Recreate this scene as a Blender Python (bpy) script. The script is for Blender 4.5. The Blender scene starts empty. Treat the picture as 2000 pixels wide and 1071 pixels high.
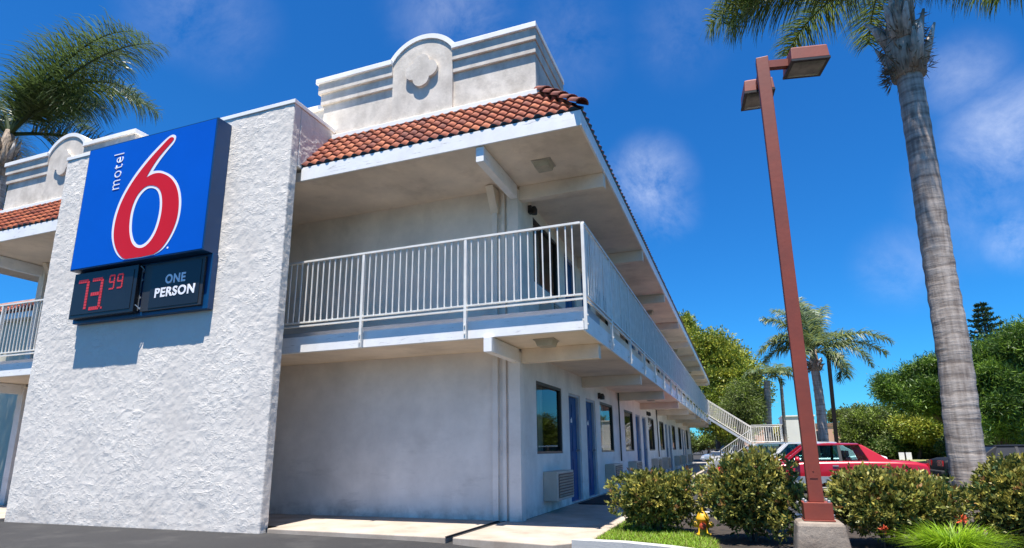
import bpy, bmesh, math, random
import numpy as np
from mathutils import Vector, Matrix
random.seed(7); rng = np.random.default_rng(11)
sc = bpy.context.scene
COL = sc.collection
R = math.radians

# ------------------------------------------------------------------ camera
CAM = Vector((3.113, -8.644, 1.012))
cr = Vector((0.9362642, 0.351139, -0.01052395)); cu = Vector((0.09101831, -0.21353564, 0.97268607)); cf = Vector((-0.33930078, 0.91164902, 0.23188586))
cd = bpy.data.cameras.new('camera'); cam = bpy.data.objects.new('camera', cd); COL.objects.link(cam)
M = Matrix((cr, cu, -cf)).transposed().to_4x4(); M.translation = CAM
cam.matrix_world = M
cd.sensor_width = 36; cd.lens = 36*1160.3/2000; cd.shift_y = 0.0339; cd.clip_end = 2000; cd.clip_start = .05
sc.camera = cam
def at(x, y, Y):
    "world point seen at photo pixel (x, y) lying on the plane of depth Y"
    v = cf + cr*((x-1000)/1160.3) - cu*((y-603.2)/1160.3)
    t = (Y-CAM.y)/v.y
    return CAM + v*t

# ------------------------------------------------------------------ materials
def nt(name):
    m = bpy.data.materials.new(name); m.use_nodes = True
    t = m.node_tree; b = t.nodes['Principled BSDF']
    return m, t, b
def N(t, typ, **kw):
    n = t.nodes.new(typ)
    for k, v in kw.items():
        if hasattr(n, k): setattr(n, k, v)
        else: n.inputs[k].default_value = v
    return n
def mat(name, col, rough=.6, var=.12, vscale=3., bump=0., bscale=30., metallic=0., spec=.5, col2=None, stretch=None, emis=None, coat=0., bdist=.01, fine=0.):
    m, t, b = nt(name)
    L = t.links.new
    tc = N(t, 'ShaderNodeTexCoord')
    src = tc.outputs['Object']
    if stretch:
        mp = N(t, 'ShaderNodeMapping'); mp.inputs['Scale'].default_value = stretch; L(src, mp.inputs[0]); src = mp.outputs[0]
    n = N(t, 'ShaderNodeTexNoise', Scale=vscale, Detail=6., Roughness=.6); L(src, n.inputs['Vector'])
    cr_ = N(t, 'ShaderNodeValToRGB'); L(n.outputs['Fac'], cr_.inputs[0])
    c2 = col2 or tuple(c*(1-var*2) for c in col)
    c1 = col if col2 else tuple(min(1, c*(1+var*.6)) for c in col)
    cr_.color_ramp.elements[0].position = .32; cr_.color_ramp.elements[1].position = .68
    cr_.color_ramp.elements[0].color = (*c2, 1); cr_.color_ramp.elements[1].color = (*c1, 1)
    out = cr_.outputs[0]
    if fine:
        n2 = N(t, 'ShaderNodeTexNoise', Scale=vscale*30, Detail=3.); L(src, n2.inputs['Vector'])
        mx = N(t, 'ShaderNodeMix', data_type='RGBA', blend_type='MULTIPLY'); mx.inputs[0].default_value = fine
        L(out, mx.inputs[6]); L(n2.outputs['Fac'], mx.inputs[7]); out = mx.outputs[2]
    L(out, b.inputs['Base Color'])
    b.inputs['Roughness'].default_value = rough; b.inputs['Metallic'].default_value = metallic
    b.inputs['Specular IOR Level'].default_value = spec; b.inputs['Coat Weight'].default_value = coat
    if bump:
        nb = N(t, 'ShaderNodeTexNoise', Scale=bscale, Detail=8., Roughness=.65); L(src, nb.inputs['Vector'])
        bp = N(t, 'ShaderNodeBump', Strength=bump, Distance=bdist); L(nb.outputs['Fac'], bp.inputs['Height']); L(bp.outputs[0], b.inputs['Normal'])
    if emis:
        b.inputs['Emission Color'].default_value = (*emis[0], 1); b.inputs['Emission Strength'].default_value = emis[1]
    return m
MT = {}
MT['paint'] = mat('wall_paint', (.83,.765,.70), .75, .09, 1.3, .25, 14, bdist=.006)
MT['paint_warm'] = mat('upper_wall_warm_tint', (.84,.745,.63), .75, .10, 1.3, .25, 14, bdist=.006)  # wall paint warmed here to offset the bluish sky light in shade
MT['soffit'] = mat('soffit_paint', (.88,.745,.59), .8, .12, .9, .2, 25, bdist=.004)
MT['trim'] = mat('white_trim', (.90,.885,.86), .5, .07, 4, .3, 18, bdist=.004, col2=(.80,.78,.75))
MT['parapet'] = mat('parapet_stucco', (.78,.70,.60), .8, .2, 2.6, .5, 22, bdist=.006, col2=(.53,.47,.40))
MT['parapet_cap'] = mat('cap_paint', (.86,.84,.80), .6, .05, 3)
MT['rail'] = mat('rail_paint', (.80,.77,.70), .45, .08, 5, spec=.5)
MT['concrete'] = mat('concrete', (.50,.43,.355), .85, .2, 1.6, .3, 60, col2=(.34,.28,.22), fine=.25, bdist=.004)
MT['pedestal'] = mat('old_concrete', (.36,.30,.24), .9, .3, 3.5, .8, 22, col2=(.17,.13,.10), fine=.4, bdist=.012)
MT['curb'] = mat('curb_paint', (.46,.46,.44), .8, .15, 3, .3, 40, col2=(.42,.41,.39))
MT['asphalt'] = mat('asphalt', (.036,.035,.035), .95, .25, .7, .5, 160, col2=(.028,.027,.028), fine=.5, bdist=.006)
MT['road'] = mat('street_surface', (.22,.18,.16), .9, .2, .3)
MT['linepaint'] = mat('road_paint', (.62,.62,.6), .7, .2, 6)
MT['soil'] = mat('mulch', (.045,.033,.024), .95, .35, 6, .9, 40, bdist=.02)
MT['lawn'] = mat('lawn', (.14,.19,.05), .95, .3, .6, .6, 30, col2=(.24,.22,.09))
MT['dark'] = mat('dark_metal', (.03,.028,.028), .45, .1, 3)
MT['lampblack'] = mat('black_lamp_paint', (.010,.009,.009), .8, .1, 3, spec=.2)
MT['black'] = mat('black_panel', (.012,.013,.016), .35, .1, 3)
MT['brown'] = mat('bronze_frame', (.035,.028,.022), .4, .1, 3)
MT['door'] = mat('blue_door', (.008,.085,.24), .6, .12, 3, .1, 10, spec=.2)
MT['doorframe'] = mat('door_frame_paint', (.40,.44,.50), .5, .08, 3)
MT['beige'] = mat('beige_metal', (.52,.46,.38), .5, .1, 3)
MT['lightbox'] = mat('lamp_lens', (.50,.44,.32), .4, .12, 6)
MT['curtain'] = mat('curtain', (.62,.55,.43), .9, .2, 8, stretch=(1,14,.2))
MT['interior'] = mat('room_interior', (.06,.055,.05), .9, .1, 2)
MT['pole'] = mat('red_brown_paint', (.27,.05,.026), .55, .12, 3.5, .12, 20, col2=(.20,.042,.025), fine=.1)
MT['metalgrey'] = mat('grey_metal', (.35,.37,.38), .4, .1, 3, metallic=.6)
MT['lens'] = mat('floodlight_lens', (.30,.27,.22), .25, .25, 6, col2=(.11,.10,.085))
MT['signblue'] = mat('sign_blue', (.0,.095,.52), .4, .03, 1.2, spec=.2)
MT['signside'] = mat('sign_side_blue', (.0,.05,.15), .4, .08, 1.2)
MT['signred'] = mat('sign_red', (.62,.010,.018), .4, .03, 1.2, spec=.2)
MT['signwhite'] = mat('sign_white', (.85,.85,.88), .35, .02, 2, spec=.3)
MT['led'] = mat('led_red', (.45,.03,.04), .5, .2, 60, emis=((1,.05,.06), .09))
MT['norfolk'] = mat('norfolk_needles', (.018,.042,.018), .6, .2, 2)
MT['pink'] = mat('pink_stucco', (.56,.33,.23), .85, .08, .5)
MT['pinktrim'] = mat('brown_trim', (.24,.13,.09), .8, .08, .5)
MT['whitewall'] = mat('white_block', (.68,.67,.64), .8, .05, .5)
MT['cream'] = mat('cream_stucco', (.66,.60,.45), .85, .08, .5)
MT['carred'] = mat('red_car_paint', (.40,.006,.018), .3, .03, 1, coat=.4, spec=.5)
MT['carwhite'] = mat('white_car_paint', (.74,.75,.76), .25, .03, 1, coat=1.)
MT['carsilver'] = mat('silver_car_paint', (.45,.47,.48), .25, .03, 1, metallic=.4, coat=1.)
MT['cardark'] = mat('dark_car_paint', (.006,.007,.010), .6, .03, 1, spec=.2)
MT['chrome'] = mat('silver_trim', (.48,.49,.50), .3, .06, 2, metallic=.5)
MT['tyre'] = mat('tyre_rubber', (.015,.015,.016), .8, .1, 5)
MT['tail'] = mat('tail_lamp', (.35,.01,.01), .2, .05, 5)
MT['yellow'] = mat('hydrant_yellow', (.75,.50,.02), .45, .1, 6, .2, 20, col2=(.62,.33,.02))
MT['orange'] = mat('petal_orange', (.60,.09,.03), .5, .2, 20)
MT['mat'] = mat('rubber_mat', (.018,.017,.018), .9, .2, 20, .5, 80)
MT['dirtywhite'] = mat('window_white', (.55,.55,.52), .5, .05, 2)

def add_dirt(m, col, amt, z0, z1, sx=3., sz=1., lo=.5, hi=.72):
    "dirt patches and drips mixed over the paint"
    t = m.node_tree; L = t.links.new; b = t.nodes['Principled BSDF']; src = b.inputs['Base Color'].links[0].from_socket
    tc = N(t, 'ShaderNodeTexCoord'); mp = N(t, 'ShaderNodeMapping'); mp.inputs['Scale'].default_value = (sx, sx, sz); L(tc.outputs['Object'], mp.inputs[0])
    n = N(t, 'ShaderNodeTexNoise', Scale=1., Detail=8., Roughness=.7); L(mp.outputs[0], n.inputs['Vector'])
    r = N(t, 'ShaderNodeMapRange'); L(n.outputs['Fac'], r.inputs[0]); r.inputs[1].default_value = lo; r.inputs[2].default_value = hi
    sp = N(t, 'ShaderNodeSeparateXYZ'); L(tc.outputs['Object'], sp.inputs[0])
    zr = N(t, 'ShaderNodeMapRange'); L(sp.outputs['Z'], zr.inputs[0]); zr.inputs[1].default_value = z1; zr.inputs[2].default_value = z0; zr.inputs[3].default_value = .12
    mu = N(t, 'ShaderNodeMath', operation='MULTIPLY'); L(r.outputs[0], mu.inputs[0]); L(zr.outputs[0], mu.inputs[1])
    mu2 = N(t, 'ShaderNodeMath', operation='MULTIPLY'); L(mu.outputs[0], mu2.inputs[0]); mu2.inputs[1].default_value = amt
    mx = N(t, 'ShaderNodeMix', data_type='RGBA'); L(mu2.outputs[0], mx.inputs[0]); L(src, mx.inputs[6]); mx.inputs[7].default_value = (*col, 1); L(mx.outputs[2], b.inputs['Base Color'])
add_dirt(MT['paint'], (.32,.28,.25), .6, .3, 1.7, .9, 3.6, .54, .78)
add_dirt(MT['paint'], (.27,.22,.18), .8, .0, .22, 3., 3., .42, .7)
add_dirt(MT['paint_warm'], (.40,.32,.24), .35, 5.3, 3.6, 2.2, 1.2, .5, .75)
add_dirt(MT['parapet'], (.30,.27,.23), .6, 7.9, 5.2, 4., 2.2, .48, .75)
add_dirt(MT['parapet'], (.36,.31,.25), .7, 6.2, 8.5, 3.5, 3., .48, .7)
add_dirt(MT['trim'], (.25,.22,.19), .8, 0, 30., 3., 26., .60, .68)
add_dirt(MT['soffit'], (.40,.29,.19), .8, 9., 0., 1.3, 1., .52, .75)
add_dirt(MT['concrete'], (.20,.13,.085), .75, -1., 1., 2.2, 2.2, .52, .72)
add_dirt(MT['rail'], (.30,.16,.08), .8, 2.5, 3.4, 9., 9., .60, .70)
def stucco():
    m, t, b = nt('rough_stucco'); L = t.links.new
    tc = N(t, 'ShaderNodeTexCoord'); s = tc.outputs['Object']
    mp = N(t, 'ShaderNodeMapping'); mp.inputs['Scale'].default_value = (.75, .75, 1.3); L(s, mp.inputs[0])
    w = N(t, 'ShaderNodeTexNoise', Scale=5.5, Detail=4.); L(mp.outputs[0], w.inputs['Vector'])
    add = N(t, 'ShaderNodeMix', data_type='RGBA', blend_type='LINEAR_LIGHT'); add.inputs[0].default_value = .16
    L(mp.outputs[0], add.inputs[6]); L(w.outputs['Color'], add.inputs[7])
    n1 = N(t, 'ShaderNodeTexNoise', Scale=13., Detail=9., Roughness=.62, Distortion=.25); L(add.outputs[2], n1.inputs['Vector'])
    # trowelled ridges: folded noise
    sb = N(t, 'ShaderNodeMath', operation='SUBTRACT'); L(n1.outputs['Fac'], sb.inputs[0]); sb.inputs[1].default_value = .5
    ab = N(t, 'ShaderNodeMath', operation='ABSOLUTE'); L(sb.outputs[0], ab.inputs[0])
    mr = N(t, 'ShaderNodeMapRange'); L(ab.outputs[0], mr.inputs[0]); mr.inputs[1].default_value = 0; mr.inputs[2].default_value = .06
    n3 = N(t, 'ShaderNodeTexNoise', Scale=55., Detail=5.); L(s, n3.inputs['Vector'])
    pt = N(t, 'ShaderNodeTexNoise', Scale=1.1, Detail=3.); L(s, pt.inputs['Vector'])
    ptr = N(t, 'ShaderNodeMapRange'); L(pt.outputs['Fac'], ptr.inputs[0]); ptr.inputs[1].default_value = .45; ptr.inputs[2].default_value = .65; ptr.inputs[3].default_value=.0; ptr.inputs[4].default_value=1.
    mu = N(t, 'ShaderNodeMath', operation='MULTIPLY'); L(mr.outputs[0], mu.inputs[0]); L(ptr.outputs[0], mu.inputs[1])
    b1 = N(t, 'ShaderNodeBump', Strength=.4, Distance=.010); L(mu.outputs[0], b1.inputs['Height'])
    b2 = N(t, 'ShaderNodeBump', Strength=.75, Distance=.018); mh = N(t, 'ShaderNodeMath', operation='MULTIPLY'); ph = N(t, 'ShaderNodeMapRange'); L(pt.outputs['Fac'], ph.inputs[0]); ph.inputs[1].default_value=.38; ph.inputs[2].default_value=.62; ph.inputs[3].default_value=.35; ph.inputs[4].default_value=1.15; L(n1.outputs['Fac'], mh.inputs[0]); L(ph.outputs[0], mh.inputs[1]); L(mh.outputs[0], b2.inputs['Height']); L(b1.outputs[0], b2.inputs['Normal'])
    b3 = N(t, 'ShaderNodeBump', Strength=.35, Distance=.003); L(n3.outputs['Fac'], b3.inputs['Height']); L(b2.outputs[0], b3.inputs['Normal'])
    L(b3.outputs[0], b.inputs['Normal'])
    r = N(t, 'ShaderNodeValToRGB'); L(pt.outputs['Fac'], r.inputs[0])
    r.color_ramp.elements[0].position = .3; r.color_ramp.elements[1].position = .7
    r.color_ramp.elements[0].color = (.66,.605,.54,1); r.color_ramp.elements[1].color = (.79,.735,.66,1)
    L(r.outputs[0], b.inputs['Base Color']); b.inputs['Roughness'].default_value = .8
    return m
MT['stucco'] = stucco()
add_dirt(MT['stucco'], (.42,.38,.34), .7, -.1, .5, 2.5, 2.5, .42, .7)
add_dirt(MT['stucco'], (.45,.42,.38), .55, 6.6, 4.2, 8., .35, .5, .75)
def tilemat():
    m, t, b = nt('terracotta'); L = t.links.new
    tc = N(t, 'ShaderNodeTexCoord'); s = tc.outputs['Object']
    n1 = N(t, 'ShaderNodeTexNoise', Scale=7., Detail=2.); L(s, n1.inputs['Vector'])
    at_ = N(t, 'ShaderNodeAttribute', attribute_name='tile')
    mixf = N(t, 'ShaderNodeMath', operation='ADD'); L(at_.outputs['Fac'], mixf.inputs[0]); L(n1.outputs['Fac'], mixf.inputs[1])
    hf = N(t, 'ShaderNodeMath', operation='MULTIPLY'); L(mixf.outputs[0], hf.inputs[0]); hf.inputs[1].default_value = .5
    r = N(t, 'ShaderNodeValToRGB'); L(hf.outputs[0], r.inputs[0])
    e = r.color_ramp.elements; e[0].position=.2; e[0].color=(.15,.03,.018,1); e[1].position=.8; e[1].color=(.50,.145,.055,1)
    k = e.new(.5); k.color=(.37,.08,.028,1)
    L(r.outputs[0], b.inputs['Base Color']); b.inputs['Roughness'].default_value=.75
    bn = N(t, 'ShaderNodeTexNoise', Scale=60., Detail=4.); L(s, bn.inputs['Vector'])
    bp = N(t, 'ShaderNodeBump', Strength=.3, Distance=.004); L(bn.outputs['Fac'], bp.inputs['Height']); L(bp.outputs[0], b.inputs['Normal'])
    return m
MT['tile'] = tilemat()
def glassmat(name, tint, ior=1.7):
    m = bpy.data.materials.new(name); m.use_nodes = True; t = m.node_tree; t.nodes.clear(); L = t.links.new
    o = N(t, 'ShaderNodeOutputMaterial'); tr = N(t, 'ShaderNodeBsdfTransparent'); tr.inputs[0].default_value = (*tint, 1)
    g = N(t, 'ShaderNodeBsdfGlossy'); g.inputs['Roughness'].default_value = .02
    f = N(t, 'ShaderNodeFresnel'); f.inputs[0].default_value = ior
    mx = N(t, 'ShaderNodeMixShader'); L(f.outputs[0], mx.inputs[0]); L(tr.outputs[0], mx.inputs[1]); L(g.outputs[0], mx.inputs[2]); L(mx.outputs[0], o.inputs[0])
    return m
MT['glass'] = glassmat('window_glass', (.75,.77,.75), 1.5)
add_dirt(MT['asphalt'], (.075,.072,.068), .6, -1., 3., 1.3, 1., .52, .7)
add_dirt(MT['asphalt'], (.02,.02,.02), .7, -1., 3., .6, 1., .55, .62)
MT['carglass'] = glassmat('car_glass', (.35,.5,.5), 1.6)
def leafmat(name, col, var=.35, rough=.5, transl=.25):
    m, t, b = nt(name); L = t.links.new
    g = N(t, 'ShaderNodeAttribute', attribute_name='vary')
    r = N(t, 'ShaderNodeValToRGB'); L(g.outputs['Fac'], r.inputs[0])
    r.color_ramp.elements[0].color = (*[c*(1-var) for c in col], 1)
    r.color_ramp.elements[1].color = (*[min(1, c*(1+var)) for c in col], 1)
    L(r.outputs[0], b.inputs['Base Color']); b.inputs['Roughness'].default_value = rough
    b.inputs['Specular IOR Level'].default_value = .35
    tl = N(t, 'ShaderNodeBsdfTranslucent'); L(r.outputs[0], tl.inputs[0])
    mx = N(t, 'ShaderNodeMixShader'); mx.inputs[0].default_value = transl
    o = t.nodes['Material Output']; L(b.outputs[0], mx.inputs[1]); L(tl.outputs[0], mx.inputs[2]); L(mx.outputs[0], o.inputs[0])
    return m
LF = {
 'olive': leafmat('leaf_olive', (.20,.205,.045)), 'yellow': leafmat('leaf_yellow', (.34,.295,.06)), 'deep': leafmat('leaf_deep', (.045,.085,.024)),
 'rust': leafmat('leaf_rust', (.30,.155,.055)), 'grass': leafmat('grass_blade', (.19,.33,.02)), 'lime': leafmat('lily_blade', (.27,.42,.02), .3, .4, .4),
 'tree': leafmat('leaf_tree', (.15,.21,.025)), 'tree2': leafmat('leaf_tree_light', (.29,.30,.035)), 'pine': leafmat('pine_needles', (.045,.10,.014)),
 'pine2': leafmat('pine_needles_light', (.14,.23,.025)), 'palm': leafmat('palm_leaf', (.095,.145,.035), .35, .4, .42), 'palm2': leafmat('palm_leaf_light', (.20,.235,.055), .3, .4, .42),
 'palmdeep': leafmat('palm_leaf_deep', (.075,.115,.035), .35, .4, .38), 'palmgrey': leafmat('palm_leaf_grey', (.10,.15,.065), .35, .4), 'shrub': leafmat('shrub_leaf', (.125,.16,.045)), 'dead': leafmat('dead_leaf', (.20,.14,.08)), 'norf': leafmat('norfolk_leaf', (.022,.05,.02)),
}
def barkmat(name, c1, c2, zscale, grain=8.):
    m, t, b = nt(name); L = t.links.new
    tc = N(t, 'ShaderNodeTexCoord'); s = tc.outputs['Object']
    mp = N(t, 'ShaderNodeMapping'); mp.inputs['Scale'].default_value = (1.2, 1.2, zscale); L(s, mp.inputs[0])
    n1 = N(t, 'ShaderNodeTexNoise', Scale=1.6, Detail=5., Roughness=.7); L(mp.outputs[0], n1.inputs['Vector'])
    mp2 = N(t, 'ShaderNodeMapping'); mp2.inputs['Scale'].default_value = (grain, grain, .8); L(s, mp2.inputs[0])
    n2 = N(t, 'ShaderNodeTexNoise', Scale=3., Detail=4.); L(mp2.outputs[0], n2.inputs['Vector'])
    mx = N(t, 'ShaderNodeMix', data_type='RGBA', blend_type='MIX'); mx.inputs[0].default_value = .45; L(n1.outputs['Fac'], mx.inputs[6]); L(n2.outputs['Fac'], mx.inputs[7])
    src = mx.outputs[2]
    if zscale > 7:
        wv = N(t, 'ShaderNodeTexWave', wave_type='BANDS', bands_direction='Z', Scale=1.7, Distortion=3.5, Detail=5.); wv.inputs['Detail Scale'].default_value = 1.6; L(s, wv.inputs['Vector'])
        wr = N(t, 'ShaderNodeMapRange'); L(wv.outputs['Fac'], wr.inputs[0]); wr.inputs[1].default_value = 0.; wr.inputs[2].default_value = .22; wr.inputs[3].default_value = .87; wr.inputs[4].default_value = 1.
        mm = N(t, 'ShaderNodeMath', operation='MULTIPLY'); L(mx.outputs[2], mm.inputs[0]); L(wr.outputs[0], mm.inputs[1]); src = mm.outputs[0]
    r = N(t, 'ShaderNodeValToRGB'); L(src, r.inputs[0]); r.color_ramp.elements[0].position=.36; r.color_ramp.elements[1].position=.6
    r.color_ramp.elements[0].color=(*c2,1); r.color_ramp.elements[1].color=(*c1,1)
    L(r.outputs[0], b.inputs['Base Color']); b.inputs['Roughness'].default_value=.85
    bp = N(t, 'ShaderNodeBump', Strength=.8, Distance=.02); L(src, bp.inputs['Height']); L(bp.outputs[0], b.inputs['Normal'])
    return m
MT['palmbark'] = barkmat('palm_trunk_bark', (.48,.41,.355), (.18,.14,.115), 9., 7.)
MT['bootlight'] = barkmat('palm_boot_pale', (.62,.57,.52), (.24,.19,.16), 1.5, 10.)
MT['bark'] = barkmat('tree_bark', (.12,.09,.07), (.05,.037,.03), 1.)
MT['boot'] = barkmat('palm_boot', (.42,.34,.27), (.09,.065,.045), 1.5, 14.)

# ------------------------------------------------------------------ helpers
def tagit(o, label, cat, group=None, kind=None):
    if label: o['label'] = label
    if cat: o['category'] = cat
    if group: o['group'] = group
    if kind: o['kind'] = kind
    return o
def thing(name, label, cat, loc=(0,0,0), rz=0, group=None):
    o = bpy.data.objects.new(name, None); COL.objects.link(o); o.location = loc; o.rotation_euler = (0,0,rz)
    return tagit(o, label, cat, group)
class MB:
    def __init__(s): s.v = []; s.f = []; s.mi = []; s.sm = []; s.cur = 0; s.smooth = False
    def add(s, vs, fs):
        o = len(s.v); s.v += [tuple(v) for v in vs]
        for f in fs: s.f.append([i+o for i in f]); s.mi.append(s.cur); s.sm.append(s.smooth)
        return s
    def box(s, x0, x1, y0, y1, z0, z1):
        v = [(x0,y0,z0),(x1,y0,z0),(x1,y1,z0),(x0,y1,z0),(x0,y0,z1),(x1,y0,z1),(x1,y1,z1),(x0,y1,z1)]
        return s.add(v, [(0,3,2,1),(4,5,6,7),(0,1,5,4),(1,2,6,5),(2,3,7,6),(3,0,4,7)])
    def bar(s, a, b, w, h=None, up=(0,0,1)):
        a = Vector(a); b = Vector(b); h = h or w; d = (b-a).normalized(); u = Vector(up)
        if abs(d.dot(u)) > .99: u = Vector((0,1,0))
        r = d.cross(u).normalized(); u = r.cross(d).normalized()
        v = []
        for p in (a, b):
            for i, j in ((-1,-1),(1,-1),(1,1),(-1,1)): v.append(p + r*(i*w/2) + u*(j*h/2))
        return s.add(v, [(0,3,2,1),(4,5,6,7),(0,1,5,4),(1,2,6,5),(2,3,7,6),(3,0,4,7)])
    def tube(s, pts, rad, n=12, cap=True):
        pts = [Vector(p) for p in pts]; k = len(pts)
        rad = rad if hasattr(rad, '__len__') else [rad]*k
        v = []
        ref = Vector((1,0,0))
        for i, p in enumerate(pts):
            d = (pts[min(i+1,k-1)]-pts[max(i-1,0)]).normalized()
            r = ref if abs(d.dot(ref)) < .95 else Vector((0,1,0))
            a = d.cross(r).normalized(); b = d.cross(a).normalized()
            for j in range(n):
                t = 2*math.pi*j/n; v.append(p + a*(math.cos(t)*rad[i]) + b*(math.sin(t)*rad[i]))
        f = [(i*n+j, i*n+(j+1)%n, (i+1)*n+(j+1)%n, (i+1)*n+j) for i in range(k-1) for j in range(n)]
        if cap: f += [tuple(range(n))[::-1], tuple((k-1)*n+j for j in range(n))]
        return s.add(v, f)
    def lathe(s, c, prof, n=20, ax='z'):
        v = []
        for r, h in prof:
            for j in range(n):
                t = 2*math.pi*j/n
                if ax == 'z': v.append((c[0]+r*math.cos(t), c[1]+r*math.sin(t), c[2]+h))
                elif ax == 'y': v.append((c[0]+r*math.cos(t), c[1]+h, c[2]+r*math.sin(t)))
                else: v.append((c[0]+h, c[1]+r*math.cos(t), c[2]+r*math.sin(t)))
        k = len(prof)
        f = [(i*n+j, i*n+(j+1)%n, (i+1)*n+(j+1)%n, (i+1)*n+j) for i in range(k-1) for j in range(n)]
        f += [tuple(range(n))[::-1], tuple((k-1)*n+j for j in range(n))]
        return s.add(v, f)
    def prism_y(s, poly, y0, y1):
        "polygon in x,z extruded from y0 (front) to y1"
        n = len(poly)
        v = [(x,y0,z) for x,z in poly] + [(x,y1,z) for x,z in poly]
        f = [tuple(range(n)), tuple(range(n,2*n))[::-1]] + [(i,(i+1)%n+0,(i+1)%n+n,i+n)[::-1] for i in range(n)]
        return s.add(v, f)
    def prism_z(s, poly, z0, z1):
        n = len(poly)
        v = [(x,y,z0) for x,y in poly] + [(x,y,z1) for x,y in poly]
        f = [tuple(range(n))[::-1], tuple(range(n,2*n))] + [(i,(i+1)%n,(i+1)%n+n,i+n) for i in range(n)]
        return s.add(v, f)
    def build(s, name, mats, parent=None, bevel=0, label=None, fixn=True):
        me = bpy.data.meshes.new(name); me.from_pydata(s.v, [], s.f)
        mats = mats if isinstance(mats, (list, tuple)) else [mats]
        for m in mats: me.materials.append(MT[m] if isinstance(m, str) else m)
        me.polygons.foreach_set('material_index', s.mi); me.polygons.foreach_set('use_smooth', s.sm)
        if fixn:
            bm = bmesh.new(); bm.from_mesh(me); bmesh.ops.recalc_face_normals(bm, faces=bm.faces); bm.to_mesh(me); bm.free()
        o = bpy.data.objects.new(name, me); COL.objects.link(o)
        if parent: o.parent = parent
        if label: o['label'] = label
        if bevel:
            b = o.modifiers.new('bevel', 'BEVEL'); b.width = bevel; b.segments = 2; b.limit_method = 'ANGLE'
        return o
def leafmesh(name, P, D, Lh, Wd, vary, mi, mats, parent=None, curve=0., nrm=None):
    "diamond leaves: base P, unit direction D, length, width"
    n = len(P); D = D/np.maximum(np.linalg.norm(D, axis=1, keepdims=True), 1e-6)
    if nrm is None: nrm = rng.normal(size=(n,3))
    S = np.cross(D, nrm); S /= np.maximum(np.linalg.norm(S, axis=1, keepdims=True), 1e-6)
    U = np.cross(S, D)
    Lh = np.asarray(Lh).reshape(-1,1)*np.ones((n,1)); Wd = np.asarray(Wd).reshape(-1,1)*np.ones((n,1))
    a = P; b = P + D*Lh*.5 + S*Wd*.5 + U*Lh*curve; c = P + D*Lh; e = P + D*Lh*.5 - S*Wd*.5 + U*Lh*curve
    V = np.stack([a,b,c,e], 1).reshape(-1,3)
    me = bpy.data.meshes.new(name)
    me.vertices.add(4*n); me.vertices.foreach_set('co', V.astype(np.float32).ravel())
    me.loops.add(4*n); me.loops.foreach_set('vertex_index', np.arange(4*n, dtype=np.int32))
    me.polygons.add(n); me.polygons.foreach_set('loop_start', np.arange(0,4*n,4, dtype=np.int32)); me.polygons.foreach_set('loop_total', np.full(n,4,dtype=np.int32))
    me.polygons.foreach_set('material_index', np.asarray(mi, dtype=np.int32))
    at_ = me.attributes.new('vary', 'FLOAT', 'FACE'); at_.data.foreach_set('value', np.asarray(vary, dtype=np.float32))
    for m in mats: me.materials.append(LF.get(m) or MT[m])
    me.update(); me.validate()
    o = bpy.data.objects.new(name, me); COL.objects.link(o)
    if parent: o.parent = parent
    return o
def copy_tree(o, parent=None):
    c = o.copy(); COL.objects.link(c)
    if parent: c.parent = parent
    for ch in [x for x in COL.objects if x.parent == o]: copy_tree(ch, c)
    return c
def sstep(a, b, x):
    t = min(1, max(0, (x-a)/(b-a))); return t*t*(3-2*t)

# ------------------------------------------------------------------ world, sun
w = bpy.data.worlds.new('World'); sc.world = w; w.use_nodes = True
t = w.node_tree; t.nodes.clear(); L = t.links.new
o_ = N(t, 'ShaderNodeOutputWorld'); bg = N(t, 'ShaderNodeBackground'); bg.inputs[1].default_value = .10
sunv = Vector((.15, -1, 3.75)).normalized()
sky = N(t, 'ShaderNodeTexSky', sky_type='NISHITA', sun_disc=False)
sky.sun_elevation = math.asin(sunv.z); sky.sun_rotation = math.atan2(sunv.x, sunv.y); sky.air_density = 1.0; sky.dust_density = .2; sky.ozone_density = 2.5
hs = N(t, 'ShaderNodeHueSaturation', Saturation=1.12, Value=1.0); L(sky.outputs[0], hs.inputs['Color'])
hs.inputs['Hue'].default_value = .5
tn = N(t, 'ShaderNodeMix', data_type='RGBA', blend_type='MULTIPLY'); tn.inputs[0].default_value = 1.; tn.inputs[7].default_value = (.12,.50,.83,1); L(hs.outputs[0], tn.inputs[6])
tc = N(t, 'ShaderNodeTexCoord'); nrm = N(t, 'ShaderNodeVectorMath', operation='NORMALIZE'); L(tc.outputs['Generated'], nrm.inputs[0])
cn = N(t, 'ShaderNodeTexNoise', Scale=9., Detail=12., Roughness=.66, Distortion=.35); L(nrm.outputs[0], cn.inputs['Vector'])
cnr = N(t, 'ShaderNodeMapRange'); L(cn.outputs['Fac'], cnr.inputs[0]); cnr.inputs[1].default_value=.36; cnr.inputs[2].default_value=.74
def dirpx(x, y):
    return (cf + cr*((x-1000)/1160.3) - cu*((y-603.2)/1160.3)).normalized()
tot = None
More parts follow.
